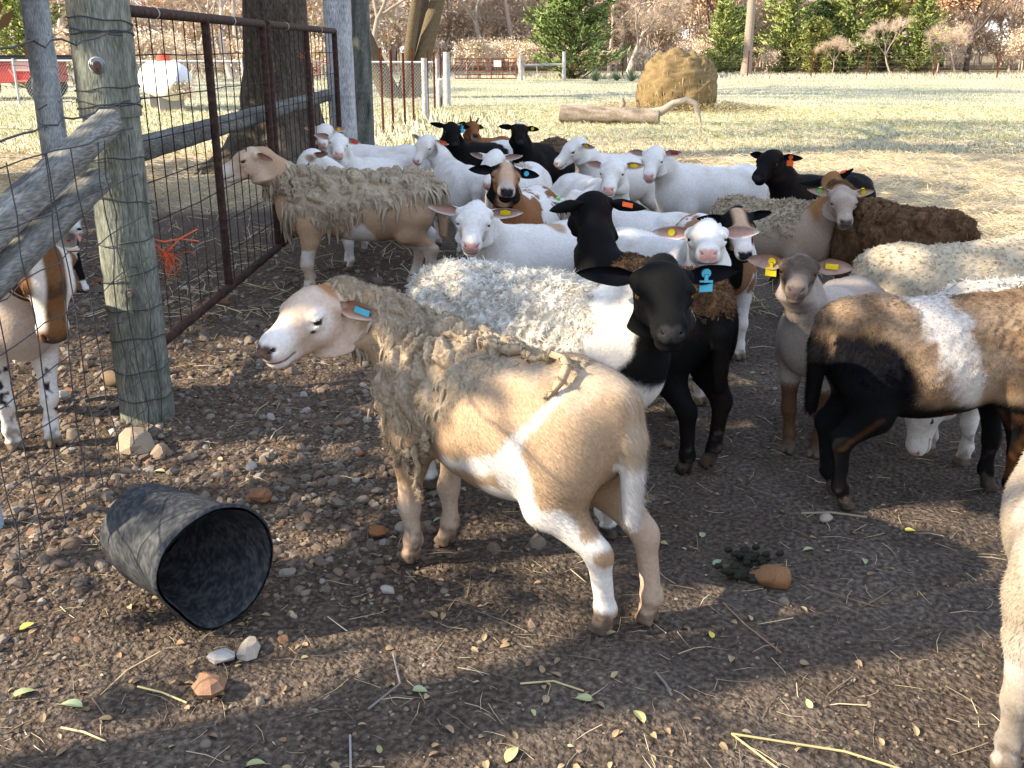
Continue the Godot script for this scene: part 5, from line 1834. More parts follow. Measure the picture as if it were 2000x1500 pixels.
func log_and_hay() -> void:
	var rng := RandomNumberGenerator.new()
	rng.seed = 14
	var o := thing("fallen_log", Vector3(2.0, 0, -21.2), 0.0, "fallen log with a pale sawn end lying before the hay bale", "log")
	part("trunk", timber(Vector3(-0.98, 0.18, -0.25), Vector3(0.98, 0.16, 0.28), 0.185, 0.16, Color(0.22, 0.17, 0.13), Color(0.48, 0.41, 0.33), 91, 22, 40), M.wood_x, o)
	part("sawn_end", tube2(Vector3(-0.985, 0.18, -0.252), Vector3(-1.0, 0.18, -0.256), 0.165, 0.160, 20, Color(0.58, 0.48, 0.34)), M.wood, o)
	var b := MB.new()
	b.tube(PackedVector3Array([Vector3(0.8, 0.2, 0.24), Vector3(1.05, 0.28, 0.3), Vector3(1.25, 0.42, 0.3), Vector3(1.5, 0.48, 0.32), Vector3(1.68, 0.42, 0.34), Vector3(1.74, 0.25, 0.36), Vector3(1.80, 0.0, 0.4)]), PackedFloat32Array([0.12, 0.085, 0.07, 0.07, 0.06, 0.055, 0.03]), 10, Color(0.50, 0.43, 0.34))
	part("branch", b.mesh(), M.wood, o)
	var s := MB.new()
	s.tube(PackedVector3Array([Vector3(0.22, 0.25, 0.05), Vector3(0.27, 0.42, 0.08), Vector3(0.24, 0.52, 0.1)]), PackedFloat32Array([0.07, 0.05, 0.02]), 8, Color(0.45, 0.38, 0.30))
	part("stub", s.mesh(), M.wood, o)
	# round bale, half eaten and slumped
	var h := thing("hay_bale", Vector3(4.15, 0, -26.2), 0.0, "slumped round hay bale standing in the field", "hay bale")
	var m := MB.new()
	var nz := fnl(95, 1.4)
	var R := 48
	for i in R + 1:
		var a := PI * 0.5 * (1.0 - i / float(R)) * 1.0
		for k in 48:
			var f := TAU * k / 48.0
			var d := Vector3(cos(f) * pow(cos(a), 0.5), pow(sin(a), 0.72), sin(f) * pow(cos(a), 0.5))
			var bulge := 1.0 + 0.11 * nz.get_noise_3dv(d * 1.1) + 0.08 * nz.get_noise_3dv(d * 4.0) - 0.10 * smooth(0.25, 0.0, d.y)
			m.vert(Vector3(d.x * 1.0, d.y * 1.36, d.z * 0.9) * bulge, d, Color(0.13, 0.09, 0.042).lerp(Color(0.22, 0.155, 0.075), 0.5 + nz.get_noise_3dv(d * 7.0)))
	for i in R:
		for k in 48:
			var p := i * 48 + k
			var q := i * 48 + (k + 1) % 48
			m.t.append_array([p, q, q + 48, p, q + 48, p + 48])
	m.n = normals_of(m.v, m.t)
	var body := part("bale", m.mesh(), M.straw, h)
	var st := MB.new()
	for i in 11000:
		var v := rng.randi_range(48, m.v.size() - 1)
		var p := m.v[v]
		var n := m.n[v]
		var t := n.cross(Vector3(rng.randfn(), rng.randfn() * 0.3, rng.randfn())).normalized()
		var d := (t * 0.5 + n * rng.randf_range(0.15, 0.8) + Vector3.DOWN * 1.1).normalized()
		var l := rng.randf_range(0.15, 0.5)
		var w := n.cross(d).normalized() * 0.014
		st.face(p - w, p + w, p + d * l, (n + Vector3.UP * 0.2).normalized(), Color(0.46, 0.36, 0.19).lerp(Color(0.15, 0.10, 0.05), pow(rng.randf(), 0.8)))
	part("loose_hay", st.mesh(), M.straw, h).set_meta("kind", "stuff")
	# hay pulled off the bale
	var sp := MB.new()
	for i in 5000:
		var a := rng.randf() * TAU
		var d := 0.9 + absf(rng.randfn()) * 0.7
		var p := Vector3(cos(a) * d * 1.3, 0, sin(a) * d)
		p.y = maxf(0.0, 0.22 - 0.15 * (d - 0.9)) * rng.randf()
		var e := p + Vector3(rng.randfn(), rng.randf() * 0.4, rng.randfn()) * 0.14
		var w := Vector3(0.008, 0, 0.006)
		sp.face(p - w, p + w, e, Vector3.UP, Color(0.50, 0.40, 0.20).lerp(Color(0.34, 0.25, 0.12), rng.randf()))
	single("spilled_hay", sp.mesh(), M.straw, Vector3(4.15, 0.0, -26.2), "loose hay spilled round the foot of the bale", "hay", "", "stuff")

func t_post() -> ArrayMesh:
	var b := MB.new()
	b.box(Vector3(0, 0.72, 0), Vector3(0.042, 1.52, 0.008), Color(0.20, 0.066, 0.038))
	b.box(Vector3(0, 0.72, 0.014), Vector3(0.008, 1.52, 0.026), Color(0.18, 0.06, 0.035))
	for i in 16: b.box(Vector3(0, 0.35 + i * 0.07, -0.007), Vector3(0.016, 0.02, 0.008), Color(0.17, 0.06, 0.035))
	return b.mesh()

func background_farm() -> void:
	var rng := RandomNumberGenerator.new()
	rng.seed = 51
	var tp := t_post()
	var row := [[-2.20, -17.6], [-2.12, -18.4], [-2.0, -19.3], [-1.92, -20.2], [-1.83, -22.6], [-1.80, -24.2], [-1.77, -26.0]]
	var order := ["nearest", "second", "third", "fourth", "fifth", "sixth", "farthest"]
	for i in row.size():
		var o := single("steel_t_post", tp, M.rust, Vector3(row[i][0], 0, row[i][1]), "%s rusty steel post in the short wire fence beyond the gate" % order[i], "post", "rusty steel posts")
		o.rotation.y = rng.randf() * 0.6
		o.scale.y = 1.0 - 0.03 * (i % 3)
	# wire of that fence
	var wf := thing("wire_fence", Vector3.ZERO, 0.0, "thin wire fence strung along the row of rusty steel posts", "fence")
	for i in 8:
		var h := 0.12 + i * 0.15
		part("wire", wire_mesh(wavy(Vector3(-2.3, h, -15.6), Vector3(-1.75, h, -27.3), 14, 0.01, rng), 0.003, Color(0.20, 0.18, 0.17), 3), M.metal, wf)
	for i in 60:
		var p := Vector3(-2.3, 0.1, -15.6).lerp(Vector3(-1.75, 0.1, -27.3), i / 60.0)
		part("stay_wire", wire_mesh(PackedVector3Array([p, p + Vector3(0, 1.05, 0)]), 0.0026, Color(0.20, 0.18, 0.17), 3), M.metal, wf)
	var wh1 := Color(0.50, 0.50, 0.50)
	var wh2 := Color(0.76, 0.76, 0.76)
	single("fence_post", timber(Vector3(0, -0.1, 0), Vector3(0, 1.28, 0), 0.065, 0.06, wh1, wh2, 101, 10, 12), M.wood, Vector3(-1.79, 0, -21.4), "pale round post among the rusty steel posts", "post")
	single("fence_post", timber(Vector3(0, -0.1, 0), Vector3(0, 1.38, 0), 0.10, 0.09, wh1, wh2, 102, 10, 12), M.wood, Vector3(-1.72, 0, -27.6), "white corner post left of the far gate", "post")
	single("fence_post", timber(Vector3(0, -0.1, 0), Vector3(0, 0.75, 0.3), 0.07, 0.07, wh1, wh2, 103, 10, 12), M.wood, Vector3(-1.80, 0, -26.2), "short leaning white brace post by the corner post", "post")
	# far gate with its posts
	var g := thing("far_gate", Vector3(-2.75, 0, -50.5), 0.0, "long rusty tube gate across the far end of the pasture", "gate")
	for i in 6: part("tube", tube2(Vector3(0, 0.12 + 0.18 * i, 0), Vector3(2.95, 0.12 + 0.18 * i, 0), 0.026, 0.026, 8, Color(0.24, 0.085, 0.05)), M.rust, g)
	for x: float in [0.0, 0.6, 1.15, 1.75, 2.3, 2.95]: part("upright", tube2(Vector3(x, 0.08, 0.03), Vector3(x, 1.06, 0.03), 0.024, 0.024, 8, Color(0.24, 0.085, 0.05)), M.rust, g)
	var sb := MB.new()
	sb.box(Vector3(2.05, 0.80, 0.075), Vector3(0.36, 0.30, 0.02), Color(0.55, 0.57, 0.58))
	single("gate_sign", sb.mesh(), M.paint, Vector3(-2.75, 0, -50.5), "small grey panel hung on the far gate", "sign")
	single("fence_post", timber(Vector3(0, -0.1, 0), Vector3(0, 1.22, 0), 0.11, 0.10, wh1, wh2, 104, 10, 12), M.wood, Vector3(0.42, 0, -50.5), "white post at the right end of the far gate", "post")
	single("fence_post", timber(Vector3(0, -0.1, 0), Vector3(0, 1.35, 0), 0.10, 0.09, wh1, wh2, 105, 10, 12), M.wood, Vector3(2.5, 0, -50.5), "white post between the far gate and the green cedar", "post")
	single("fence_rail", timber(Vector3(0.5, 0.72, -50.5), Vector3(2.45, 0.76, -50.5), 0.06, 0.055, wh1 * 0.8, wh2 * 0.8, 106, 8, 12), M.wood, Vector3.ZERO, "pale pole rail between the two white posts by the far gate", "rail")
	# field fence along the woods
	var k := 0
	for x: float in [6.0, 9.4, 12.6, 16.0, 19.3, 22.8, 26.0, 29.6, 33.0, 36.4]:
		var o := single("steel_t_post", tp, M.rust, Vector3(x, 0, -57.0 + rng.randf()), "%s thin rusty post from the left in the fence along the woods" % ["first", "second", "third", "fourth", "fifth", "sixth", "seventh", "eighth", "ninth", "tenth"][k], "post", "posts along the woods")
		o.scale = Vector3(1.8, 0.92, 1.8)
		k += 1
	var ff := thing("wire_fence", Vector3.ZERO, 0.0, "wire fence along the edge of the woods across the field", "fence")
	for i in 4: part("wire", wire_mesh(wavy(Vector3(2.6, 0.25 + 0.28 * i, -56.5), Vector3(44.0, 0.25 + 0.28 * i, -56.5), 30, 0.02, rng), 0.006, Color(0.18, 0.15, 0.14), 3), M.metal, ff)
	# chain link
	var cl := thing("chain_link_fence", Vector3.ZERO, 0.0, "chain link fence with a pipe rail before the tank and wagon", "fence")
	part("top_rail", tube2(Vector3(-24, 1.2, -28.6), Vector3(-2.0, 1.12, -27.9), 0.028, 0.028, 8, Color(0.42, 0.43, 0.45)), M.metal, cl)
	for x: float in [-23.0, -19.8, -16.6, -13.4, -10.2, -7.2, -4.4, -2.0]:
		part("post", tube2(Vector3(x, -0.1, -28.55 + (x + 24.0) * 0.03), Vector3(x, 1.22, -28.55 + (x + 24.0) * 0.03), 0.035, 0.035, 8, Color(0.40, 0.41, 0.43)), M.metal, cl)
	var lk := MB.new()
	for i in 300:
		var x := -24.8 + i * 0.077
		for s: float in [-1.0, 1.0]:
			var z := -28.6 + (x + 24.0) * 0.032 + 0.008 * s
			lk.tube(PackedVector3Array([Vector3(x, 0.04, z), Vector3(x + 1.1 * s * 0.75, 1.14, z)]), PackedFloat32Array([0.0032, 0.0032]), 3, Color(0.34, 0.35, 0.36), false)
	part("mesh", lk.mesh(), M.metal, cl).set_meta("kind", "stuff")
	# gas tank
	var t := thing("gas_tank", Vector3(-8.75, 0, -26.3), deg_to_rad(-62.0), "white gas tank with a red dome cap beyond the gate", "tank")
	var tb := MB.new()
	var tp_ := PackedVector3Array()
	var tr := PackedFloat32Array()
	for i in 7:
		var a := i / 6.0 * PI * 0.5
		tp_.push_back(Vector3(1.15 + 0.30 * cos(a), 0.72, 0)); tr.push_back(0.46 * sin(a) + 0.002)
	for i in 7:
		var a := PI * 0.5 * (1.0 - i / 6.0)
		tp_.push_back(Vector3(-1.15 - 0.30 * cos(a), 0.72, 0)); tr.push_back(0.46 * sin(a) + 0.002)
	tb.tube(tp_, tr, 28, Color(0.80, 0.80, 0.80))
	part("shell", tb.mesh(), M.paint, t)
	var cap := MB.new()
	cap.tube(PackedVector3Array([Vector3(0.15, 1.1, 0), Vector3(0.15, 1.25, 0), Vector3(0.15, 1.32, 0), Vector3(0.15, 1.36, 0)]), PackedFloat32Array([0.17, 0.17, 0.13, 0.04]), 16, Color(0.62, 0.10, 0.06))
	part("dome_cap", cap.mesh(), M.paint, t)
	for x: float in [-0.7, 0.7]:
		var lg := MB.new()
		lg.box(Vector3(x, 0.15, 0), Vector3(0.14, 0.5, 0.6), Color(0.30, 0.30, 0.30), Basis.IDENTITY, 0.01)
		part("leg", lg.mesh(), M.paint, t)
	# red wagon behind the fence
	var wg := thing("farm_wagon", Vector3(-15.3, 0, -32.0), deg_to_rad(8.0), "red and black farm wagon behind the chain link fence", "wagon")
	var bm := MB.new()
	bm.box(Vector3(0, 0.80, 0), Vector3(2.9, 0.62, 1.5), Color(0.50, 0.035, 0.02), Basis.IDENTITY, 0.03)
	part("box", bm.mesh(), M.paint, wg)
	var pm := MB.new()
	pm.box(Vector3(0.75, 0.96, 0.765), Vector3(0.95, 0.26, 0.02), Color(0.75, 0.42, 0.36))
	pm.box(Vector3(0.9, 0.55, 0.765), Vector3(1.0, 0.06, 0.02), Color(0.70, 0.20, 0.12), Basis.IDENTITY)
	pm.box(Vector3(0.28, 0.72, 0.765), Vector3(0.05, 0.40, 0.02), Color(0.70, 0.20, 0.12), Basis(Vector3(0, 0, 1), 0.5))
	part("side_panel", pm.mesh(), M.paint, wg)
	var rm := MB.new()
	rm.box(Vector3(0.3, 1.20, 0), Vector3(4.6, 0.16, 1.7), Color(0.03, 0.03, 0.035), Basis.IDENTITY, 0.03)
	part("cover", rm.mesh(), M.rubber, wg)
	for x: float in [-1.0, 1.0]:
		for z: float in [-0.8, 0.8]:
			var wm := MB.new()
			wm.tube(PackedVector3Array([Vector3(x, 0.36, z - 0.1), Vector3(x, 0.36, z + 0.1)]), PackedFloat32Array([0.36, 0.36]), 22, Color(0.02, 0.02, 0.02))
			var wheel := part("wheel", wm.mesh(), M.rubber, wg)
			part("rim", tube2(Vector3(x, 0.36, z - 0.11), Vector3(x, 0.36, z + 0.11), 0.20, 0.20, 16, Color(0.35, 0.33, 0.30)), M.metal, wheel)
	# spiky plants at the far fence
	for q: Array in [[3.95, -49.6, 0.75, "spiky green yucca left of the hay bale by the far fence"], [5.7, -49.9, 0.8, "spiky green yucca nearest the hay bale by the far fence"], [5.1, -51.0, 0.6, "smaller yucca between two yuccas by the far fence"]]:
		var y := thing("yucca_plant", Vector3(q[0], 0, q[1]), 0.0, q[3], "plant", "yuccas by the far fence")
		var yb := MB.new()
		for i in 90:
			var a := rng.randf() * TAU
			var e := rng.randf_range(0.25, 1.4)
			var d := Vector3(cos(a) * cos(e), sin(e), sin(a) * cos(e))
			var w := d.cross(Vector3.UP).normalized() * 0.03
			yb.face(-w, w, d * q[2] * rng.randf_range(0.7, 1.1), (d.cross(w)).normalized(), Color(0.10, 0.16, 0.10).lerp(Color(0.22, 0.27, 0.18), rng.randf()))
		part("leaf_rosette", yb.mesh(), M.leaf, y)

func small_things() -> void:
	var r := RandomNumberGenerator.new()
	r.seed = 60
	# fallen green leaves
	var lm := MB.new()
	var pts := []
	for i in 9:
		var t := i / 8.0
		pts.push_back([Vector3(t - 0.5, 0.10 * sin(t * PI) + 0.06 * t * t, 0), 0.26 * pow(sin(PI * pow(t, 0.8)), 0.8)])
	for i in 8:
		for s: float in [-1.0, 1.0]:
			var a: Vector3 = pts[i][0]
			var b: Vector3 = pts[i + 1][0]
			var a2: Vector3 = a + Vector3(0, 0.10 * pts[i][1] * 3.0, s * pts[i][1])
			var b2: Vector3 = b + Vector3(0, 0.10 * pts[i + 1][1] * 3.0, s * pts[i + 1][1])
			if s > 0: lm.quad(a, a2, b2, b, Color.WHITE)
			else: lm.quad(a, b, b2, a2, Color.WHITE)
	lm.tube(PackedVector3Array([Vector3(0.45, 0.05, 0), Vector3(0.75, 0.02, 0.05)]), PackedFloat32Array([0.018, 0.012]), 4, Color(0.8, 0.7, 0.5))
	var leaf := lm.mesh()
	# small dead leaves trodden into the stony ground
	var mm := MultiMesh.new()
	mm.transform_format = MultiMesh.TRANSFORM_3D
	mm.use_colors = true
	mm.mesh = leaf
	mm.instance_count = 1100
	for i in 1100:
		var z := -1.3 - 6.5 * pow(r.randf(), 1.4)
		var x := r.randf_range(-0.62, 0.15 + 0.35 * r.randf()) * -z
		if r.randf() < 0.25: x = r.randf_range(-0.6, 0.6) * -z
		var size := r.randf_range(0.012, 0.034)
		mm.set_instance_transform(i, Transform3D(Basis.from_euler(Vector3(r.randf_range(-0.5, 0.5), r.randf() * TAU, r.randf_range(-0.4, 0.4))).scaled(Vector3.ONE * size), Vector3(x, ground_y(x, z) + 0.003, z)))
		var c := Color(0.24, 0.15, 0.085).lerp(Color(0.36, 0.27, 0.16), r.randf())
		if r.randf() < 0.07: c = Color(0.33, 0.33, 0.15)
		mm.set_instance_color(i, c * r.randf_range(0.7, 1.2))
	multi("leaf_litter", mm, M.plain, "small dead brown leaves scattered over the dirt", "leaves")
	var spots := [[-0.70, -2.02, 0.045, "pale green leaf on the dirt in front of the bucket"], [-0.22, -2.02, 0.05, "green leaf on the dirt left of the tan ewe's hind hoof"], [0.17, -1.99, 0.055, "torn pale green leaf on the dirt below the tan ewe's hind hooves"], [0.29, -1.93, 0.06, "curled green leaf at the front of the lit dirt"], [0.0, -1.80, 0.065, "oval yellow green leaf nearest the camera on the dirt"], [0.60, -2.84, 0.05, "grey green leaf lying behind the reddish stone"], [0.61, -2.65, 0.05, "green leaf beside a pebble near the dung"], [0.52, -2.27, 0.04, "yellow leaf in the sunlit dirt right of the tan ewe"], [-0.24, -2.95, 0.05, "green leaf behind the tan ewe's front leg"], [-1.03, -1.98, 0.07, "broad green leaf at the left edge of the dirt"], [-1.16, -2.02, 0.07, "second green leaf at the left edge of the dirt"], [-1.28, -3.34, 0.06, "green leaf leaning on the pale rock by the post"], [0.90, -2.72, 0.05, "green leaf in the shaded dirt before the brown sheep"], [1.27, -2.88, 0.05, "yellowish leaf near the front hooves of the brown sheep"], [1.05, -2.66, 0.045, "small green leaf on the shaded dirt at the right"], [-0.55, -1.77, 0.06, "folded yellow green leaf among stones at the bottom"], [-0.12, -1.70, 0.045, "small round green leaf at the bottom of the picture"], [-1.28, -2.30, 0.05, "yellow leaf left of the bucket"]]
	for s: Array in spots:
		var m: StandardMaterial3D = M.plain.duplicate()
		m.vertex_color_use_as_albedo = false
		var c := Color(0.22, 0.29, 0.19).lerp(Color(0.40, 0.38, 0.17), r.randf())
		if s[3].contains("yellow leaf") or s[3].contains("yellowish"): c = Color(0.55, 0.47, 0.10)
		m.albedo_color = c.linear_to_srgb()
		var o := single("fallen_leaf", leaf, m, Vector3(s[0], ground_y(s[0], s[1]) + 0.004, s[1]), s[3], "leaf", "fallen green leaves")
		o.scale = Vector3.ONE * s[2] * 0.8
		o.rotation = Vector3(r.randf_range(-0.25, 0.25), r.randf() * TAU, r.randf_range(-0.2, 0.2))
	# straw stalks and sticks one can tell apart
	var sticks := [
		[[0.49, -1.87], [0.72, -1.80], [0.93, -1.70], 0.0028, Color(0.52, 0.43, 0.20), "long bent yellow straw stalk at the lower right"],
		[[0.49, -1.87], [0.56, -1.76], [0.60, -1.69], 0.0025, Color(0.50, 0.42, 0.20), "shorter straw leg of the bent stalk at the lower right"],
		[[0.02, -2.05], [0.10, -2.06], [0.17, -2.02], 0.0026, Color(0.50, 0.41, 0.22), "straw stalk below the tan ewe's hind hoof"],
		[[-0.90, -2.05], [-0.83, -2.02], [-0.76, -1.98], 0.0026, Color(0.55, 0.46, 0.22), "straw stalk under the lip of the bucket"],
		[[-1.02, -1.90], [-0.96, -1.88], [-0.90, -1.85], 0.0026, Color(0.56, 0.48, 0.26), "pale straw stalk left of the jagged rock"],
		[[0.58, -2.42], [0.62, -2.30], [0.68, -2.18], 0.0022, Color(0.30, 0.18, 0.11), "thin reddish twig below the reddish stone"],
		[[-0.30, -2.18], [-0.27, -2.06], [-0.33, -1.95], 0.003, Color(0.22, 0.20, 0.19), "crooked grey twig in the shadow right of the bucket"],
		[[-0.36, -1.86], [-0.35, -1.80], [-0.34, -1.74], 0.003, Color(0.30, 0.28, 0.26), "short grey twig at the bottom of the dirt"],
		[[0.35, -2.09], [0.37, -2.05], [0.375, -2.0], 0.0035, Color(0.22, 0.19, 0.16), "dark forked twig on the lit dirt"],
		[[0.95, -2.98], [1.05, -2.99], [1.16, -2.96], 0.0045, Color(0.28, 0.22, 0.15), "straight twig lying under the brown sheep"]]
	for s: Array in sticks:
		var p := PackedVector3Array()
		for k in 3: p.push_back(Vector3(s[k][0], ground_y(s[k][0], s[k][1]) + 0.006, s[k][1]))
		single("straw_stalk" if s[5].contains("straw") else "twig", wire_mesh(p, s[3], s[4], 5), M.plain, Vector3.ZERO, s[5], "straw" if s[5].contains("straw") else "twig", "stalks and twigs on the dirt")
	# dung
	var d := MB.new()
	for i in 26:
		var c := Vector3(r.randfn() * 0.035, 0.008 + r.randf() * 0.022, r.randfn() * 0.025)
		var n := 0.012
		d.tube(PackedVector3Array([c + Vector3(-n, 0, 0), c + Vector3(-n * 0.6, 0, 0), c + Vector3(n * 0.6, 0.002, 0), c + Vector3(n, 0, 0)]), PackedFloat32Array([0.003, 0.009, 0.009, 0.003]), 7, Color(0.022, 0.020, 0.012))
	single("dung_pile", d.mesh(), M.plain, Vector3(0.65, 0, -2.56), "small dark pile of dung by the reddish stone", "dung", "dung on the dirt")
	single("dung_pile", d.mesh(), M.plain, Vector3(0.70, 0, -2.66), "dark dung just behind the reddish stone", "dung", "dung on the dirt")
# ------------------------------------------------------------------ the animals
const YEL := Color(0.72, 0.55, 0.02)
const BLU := Color(0.10, 0.47, 0.62)
const ORG := Color(0.80, 0.13, 0.03)
const GRN := Color(0.22, 0.55, 0.14)

func flock(fine: Dictionary, mid: Dictionary) -> void:
	var wool_tan := {"look": "felt", "th": 0.042, "col": Color(0.31, 0.24, 0.165), "col2": Color(0.44, 0.355, 0.26), "sub": true, "edge_only": true}
	# --- foreground
	sheep("sheep", "tan ewe with white flank patches and a shedding brown fleece mantle, standing in front", {
		"at": [0.0, -2.49, 142.0], "s": 1.035, "lx": 0.90, "fat": 0.06, "hs": 1.06, "hu": 1.0, "neck": [62, -30, 40, 33, -30], "coat": "s1", "seed": 3,
		"legs": [0.03, 0.05, 0.02, 0.0, -0.03, 0.09, -0.10, -0.01], "hair": 110000, "hair_len": 0.015, "hair_wid": 0.0015,
		"ear": {"back": 34.0, "droop": 26.0}, "tags": [[-1.0, BLU, "strip", 0.55]],
		"fleece": wool_tan.merged({"kind": "s1", "th": 0.030, "cell": 0.8, "locks": 900, "lock_len": 0.028, "lock_wid": 0.010, "fringe": 1.0, "hang": 0.8, "lift": 0.15, "fuzz": 30000}, true),
		"extra": fleece_ropes}, fine)
	sheep("sheep", "woolly white ewe with a black head and blue ear tag behind the tan ewe", {
		"at": [0.05, -3.12, -33.0], "s": 1.09, "lx": 0.93, "fat": 0.08, "hs": 1.06, "hu": 1.04, "neck": [-77, -20, 17, 40, 6], "coat": "s2", "seed": 11, "eye": "amber",
		"legs": [0.0, 0.0, 0.04, 0.0, 0, 0, 0, 0], "hair": 50000, "hair_len": 0.014, "tags": [[-1.0, BLU, "button flag", 0.42]], "ear": {"len": 0.135, "droop": 4.0},
		"fleece": {"kind": "s2", "look": "curl", "th": 0.038, "col": Color(0.66, 0.60, 0.50), "col2": Color(0.80, 0.77, 0.70), "sub": true, "locks": 15000, "lock_len": 0.024, "lock_wid": 0.0024, "hang": 0.15, "lift": 0.35, "fuzz": 34000, "fuzz_len": 0.02}}, fine)
	sheep("sheep", "black ewe seen from behind with an orange ear tag and brown wool on its back", {
		"at": [0.53, -3.60, 122.0], "s": 1.01, "hs": 1.1, "neck": [-35, 20, 21, -4, 4], "coat": "s3", "seed": 5, "hair": 24000, "tags": [[1.0, ORG, "strip", 0.45]],
		"legs": [0, 0, 0, 0, -0.02, 0.03, -0.01, -0.06], "ear": {"droop": 14.0, "back": 8.0, "len": 0.12, "wid": 0.022},
		"fleece": {"kind": "s3", "look": "curl", "th": 0.024, "col": Color(0.10, 0.055, 0.03), "col2": Color(0.21, 0.12, 0.065), "locks": 7000, "lock_len": 0.018, "lock_wid": 0.0035, "hang": 0.1, "lift": 0.7}}, fine)
	sheep("sheep", "brown sheep with a white saddle patch and black legs at the right", {
		"at": [1.34, -3.11, -1.0], "s": 1.0, "lx": 0.88, "fat": 0.06, "neck": [0, -10, 0, 0, 0], "coat": "s11", "seed": 9, "hair": 60000, "hair_len": 0.015, "fleece": {"kind": "s11", "coat": "s11", "look": "curl", "th": 0.014, "col": Color(0.3, 0.2, 0.13), "locks": 9000, "lock_len": 0.012, "lock_wid": 0.0026, "hang": 0.1, "lift": 0.3, "fuzz": 30000},
		"legs": [0.0, 0.03, 0.04, -0.06, 0.03, 0.06, 0.03, -0.02]}, fine)
	sheep("sheep", "grey faced lamb with yellow ear tags looking straight at the camera", {
		"at": [1.26, -3.75, 231.5], "s": 0.86, "lx": 0.87, "hs": 1.06, "neck": [-6, 18, 26, 11, 6], "coat": "s10", "seed": 15, "hair": 45000, "hair_len": 0.014,
		"legs": [0.04, 0.01, 0.06, -0.07, 0, 0, 0, 0], "ear": {"droop": 6.0, "len": 0.14, "wid": 0.032}, "tags": [[1.0, YEL, "button flag", 0.35], [-1.0, YEL, "strip", 0.45, "016", 1.57]]}, fine)
	sheep("sheep", "cream sheep at the right edge with a green ear tag, cut off by the frame", {
		"at": [1.25, -1.95, -118.0], "s": 0.95, "neck": [-7, -13, -27, -8, 18], "coat": "s15", "seed": 16, "hair": 40000, "ear": {"droop": 2.0, "back": 10.0}, "tags": [[1.0, GRN, "strip", 0.6, "10"]]}, fine)
	sheep("sheep", "white ewe resting its chin over the woolly back, with a brown spot on its spine", {
		"at": [0.18, -4.71, 218.0], "s": 0.97, "hs": 1.1, "neck": [46, -10, 7, 20, -8], "coat": "white_spot", "seed": 17, "hair": 30000, "ear": {"droop": 8.0, "len": 0.135}, "tags": [[-1.0, YEL, "strip button", 0.5]]}, fine)
	sheep("sheep", "white ewe peering over the black head with a pink nose and small yellow tag", {
		"at": [0.60, -4.30, -65.0], "s": 0.99, "hs": 1.08, "neck": [-44, -15, 8, 48, 5], "coat": "white", "seed": 18, "hair": 30000, "legs": [0, 0, 0.07, 0, 0, 0, 0, 0], "ear": {"droop": 2.0, "len": 0.13}, "tags": [[1.0, YEL, "button", 0.5]]}, fine)
	sheep("sheep", "tan and white sheep with black eye patches and black ears", {
		"at": [0.99, -4.98, -81.0], "s": 0.93, "hs": 1.06, "hu": 1.08, "neck": [-33, -16, 24, 21, 2], "coat": "s6", "seed": 19, "hair": 26000, "ear": {"droop": 14.0}, "legs": [0, 0, 0, 0, 0, 0, 0, 0]}, fine)
	# --- right
	var n := 17000
	sheep("sheep", "fawn sheep with curly cream wool on its back, head raised to the right", {
		"at": [1.42, -5.60, -44.0], "s": 0.92, "hs": 1.06, "neck": [-44, -10, -9, 14, 4], "coat": "s7", "seed": 21, "hair": 16000, "tags": [[1.0, GRN, "button", 0.5], [-1.0, YEL, "button", 0.5]], "ear": {"droop": 6.0},
		"fleece": {"kind": "s7", "look": "curl", "th": 0.03, "col": Color(0.42, 0.33, 0.23), "col2": Color(0.55, 0.46, 0.34), "locks": 6000, "lock_len": 0.024, "lock_wid": 0.005, "hang": 0.1, "lift": 0.5}}, mid)
	sheep("sheep", "black sheep with an orange flag tag behind the fawn sheep", {
		"at": [2.02, -6.45, 208.0], "s": 1.0, "neck": [13, 2, 10, 11, 0], "coat": "s8", "seed": 22, "hair": n, "tags": [[-1.0, ORG, "button flag", 0.45]]}, mid)
	sheep("sheep", "shaggy chocolate brown sheep turned away, its head hidden by the fawn one", {
		"at": [2.02, -5.12, 130.0], "s": 0.98, "neck": [-50, -22, -41, -5, 0], "coat": "s9", "seed": 23, "hair": n, "tags": [[1.0, ORG, "strip", 0.4]],
		"fleece": {"kind": "s9", "look": "felt", "cell": 0.5, "th": 0.030, "col": Color(0.12, 0.068, 0.036), "col2": Color(0.20, 0.12, 0.065), "sub": true, "edge_only": true, "locks": 2500, "lock_len": 0.035, "lock_wid": 0.008, "fringe": 1.0, "lift": 0.2, "fuzz": 14000, "fuzz_len": 0.03, "fuzz_wid": 0.0018}}, mid)
	sheep("sheep", "cream woolled sheep whose back shows behind the brown sheep, facing right", {
		"at": [1.76, -4.02, 5.0], "s": 1.0, "neck": [0, -20, 0, 0, 0], "coat": "cream", "seed": 24, "hair": 14000,
		"fleece": {"kind": "cream", "look": "curl", "th": 0.015, "col": Color(0.46, 0.38, 0.27), "col2": Color(0.56, 0.48, 0.36), "locks": 9000, "lock_len": 0.016, "lock_wid": 0.003, "hang": 0.1, "lift": 0.4}}, mid)
	sheep("sheep", "woolly white sheep grazing behind the brown sheep, face near the ground", {
		"at": [1.84, -3.53, 205.0], "s": 0.92, "neck": [4, -30, 0, 85, 0, -95], "coat": "s13", "seed": 25, "hair": 14000, "legs": [-0.06, 0.05, -0.02, 0, 0, 0, 0, 0],
		"fleece": {"kind": "s13", "look": "curl", "th": 0.04, "col": Color(0.50, 0.46, 0.40), "col2": Color(0.66, 0.62, 0.56), "locks": 9000, "lock_len": 0.024, "lock_wid": 0.003, "hang": 0.1, "lift": 0.35, "fuzz": 9000, "fuzz_len": 0.02}}, mid)
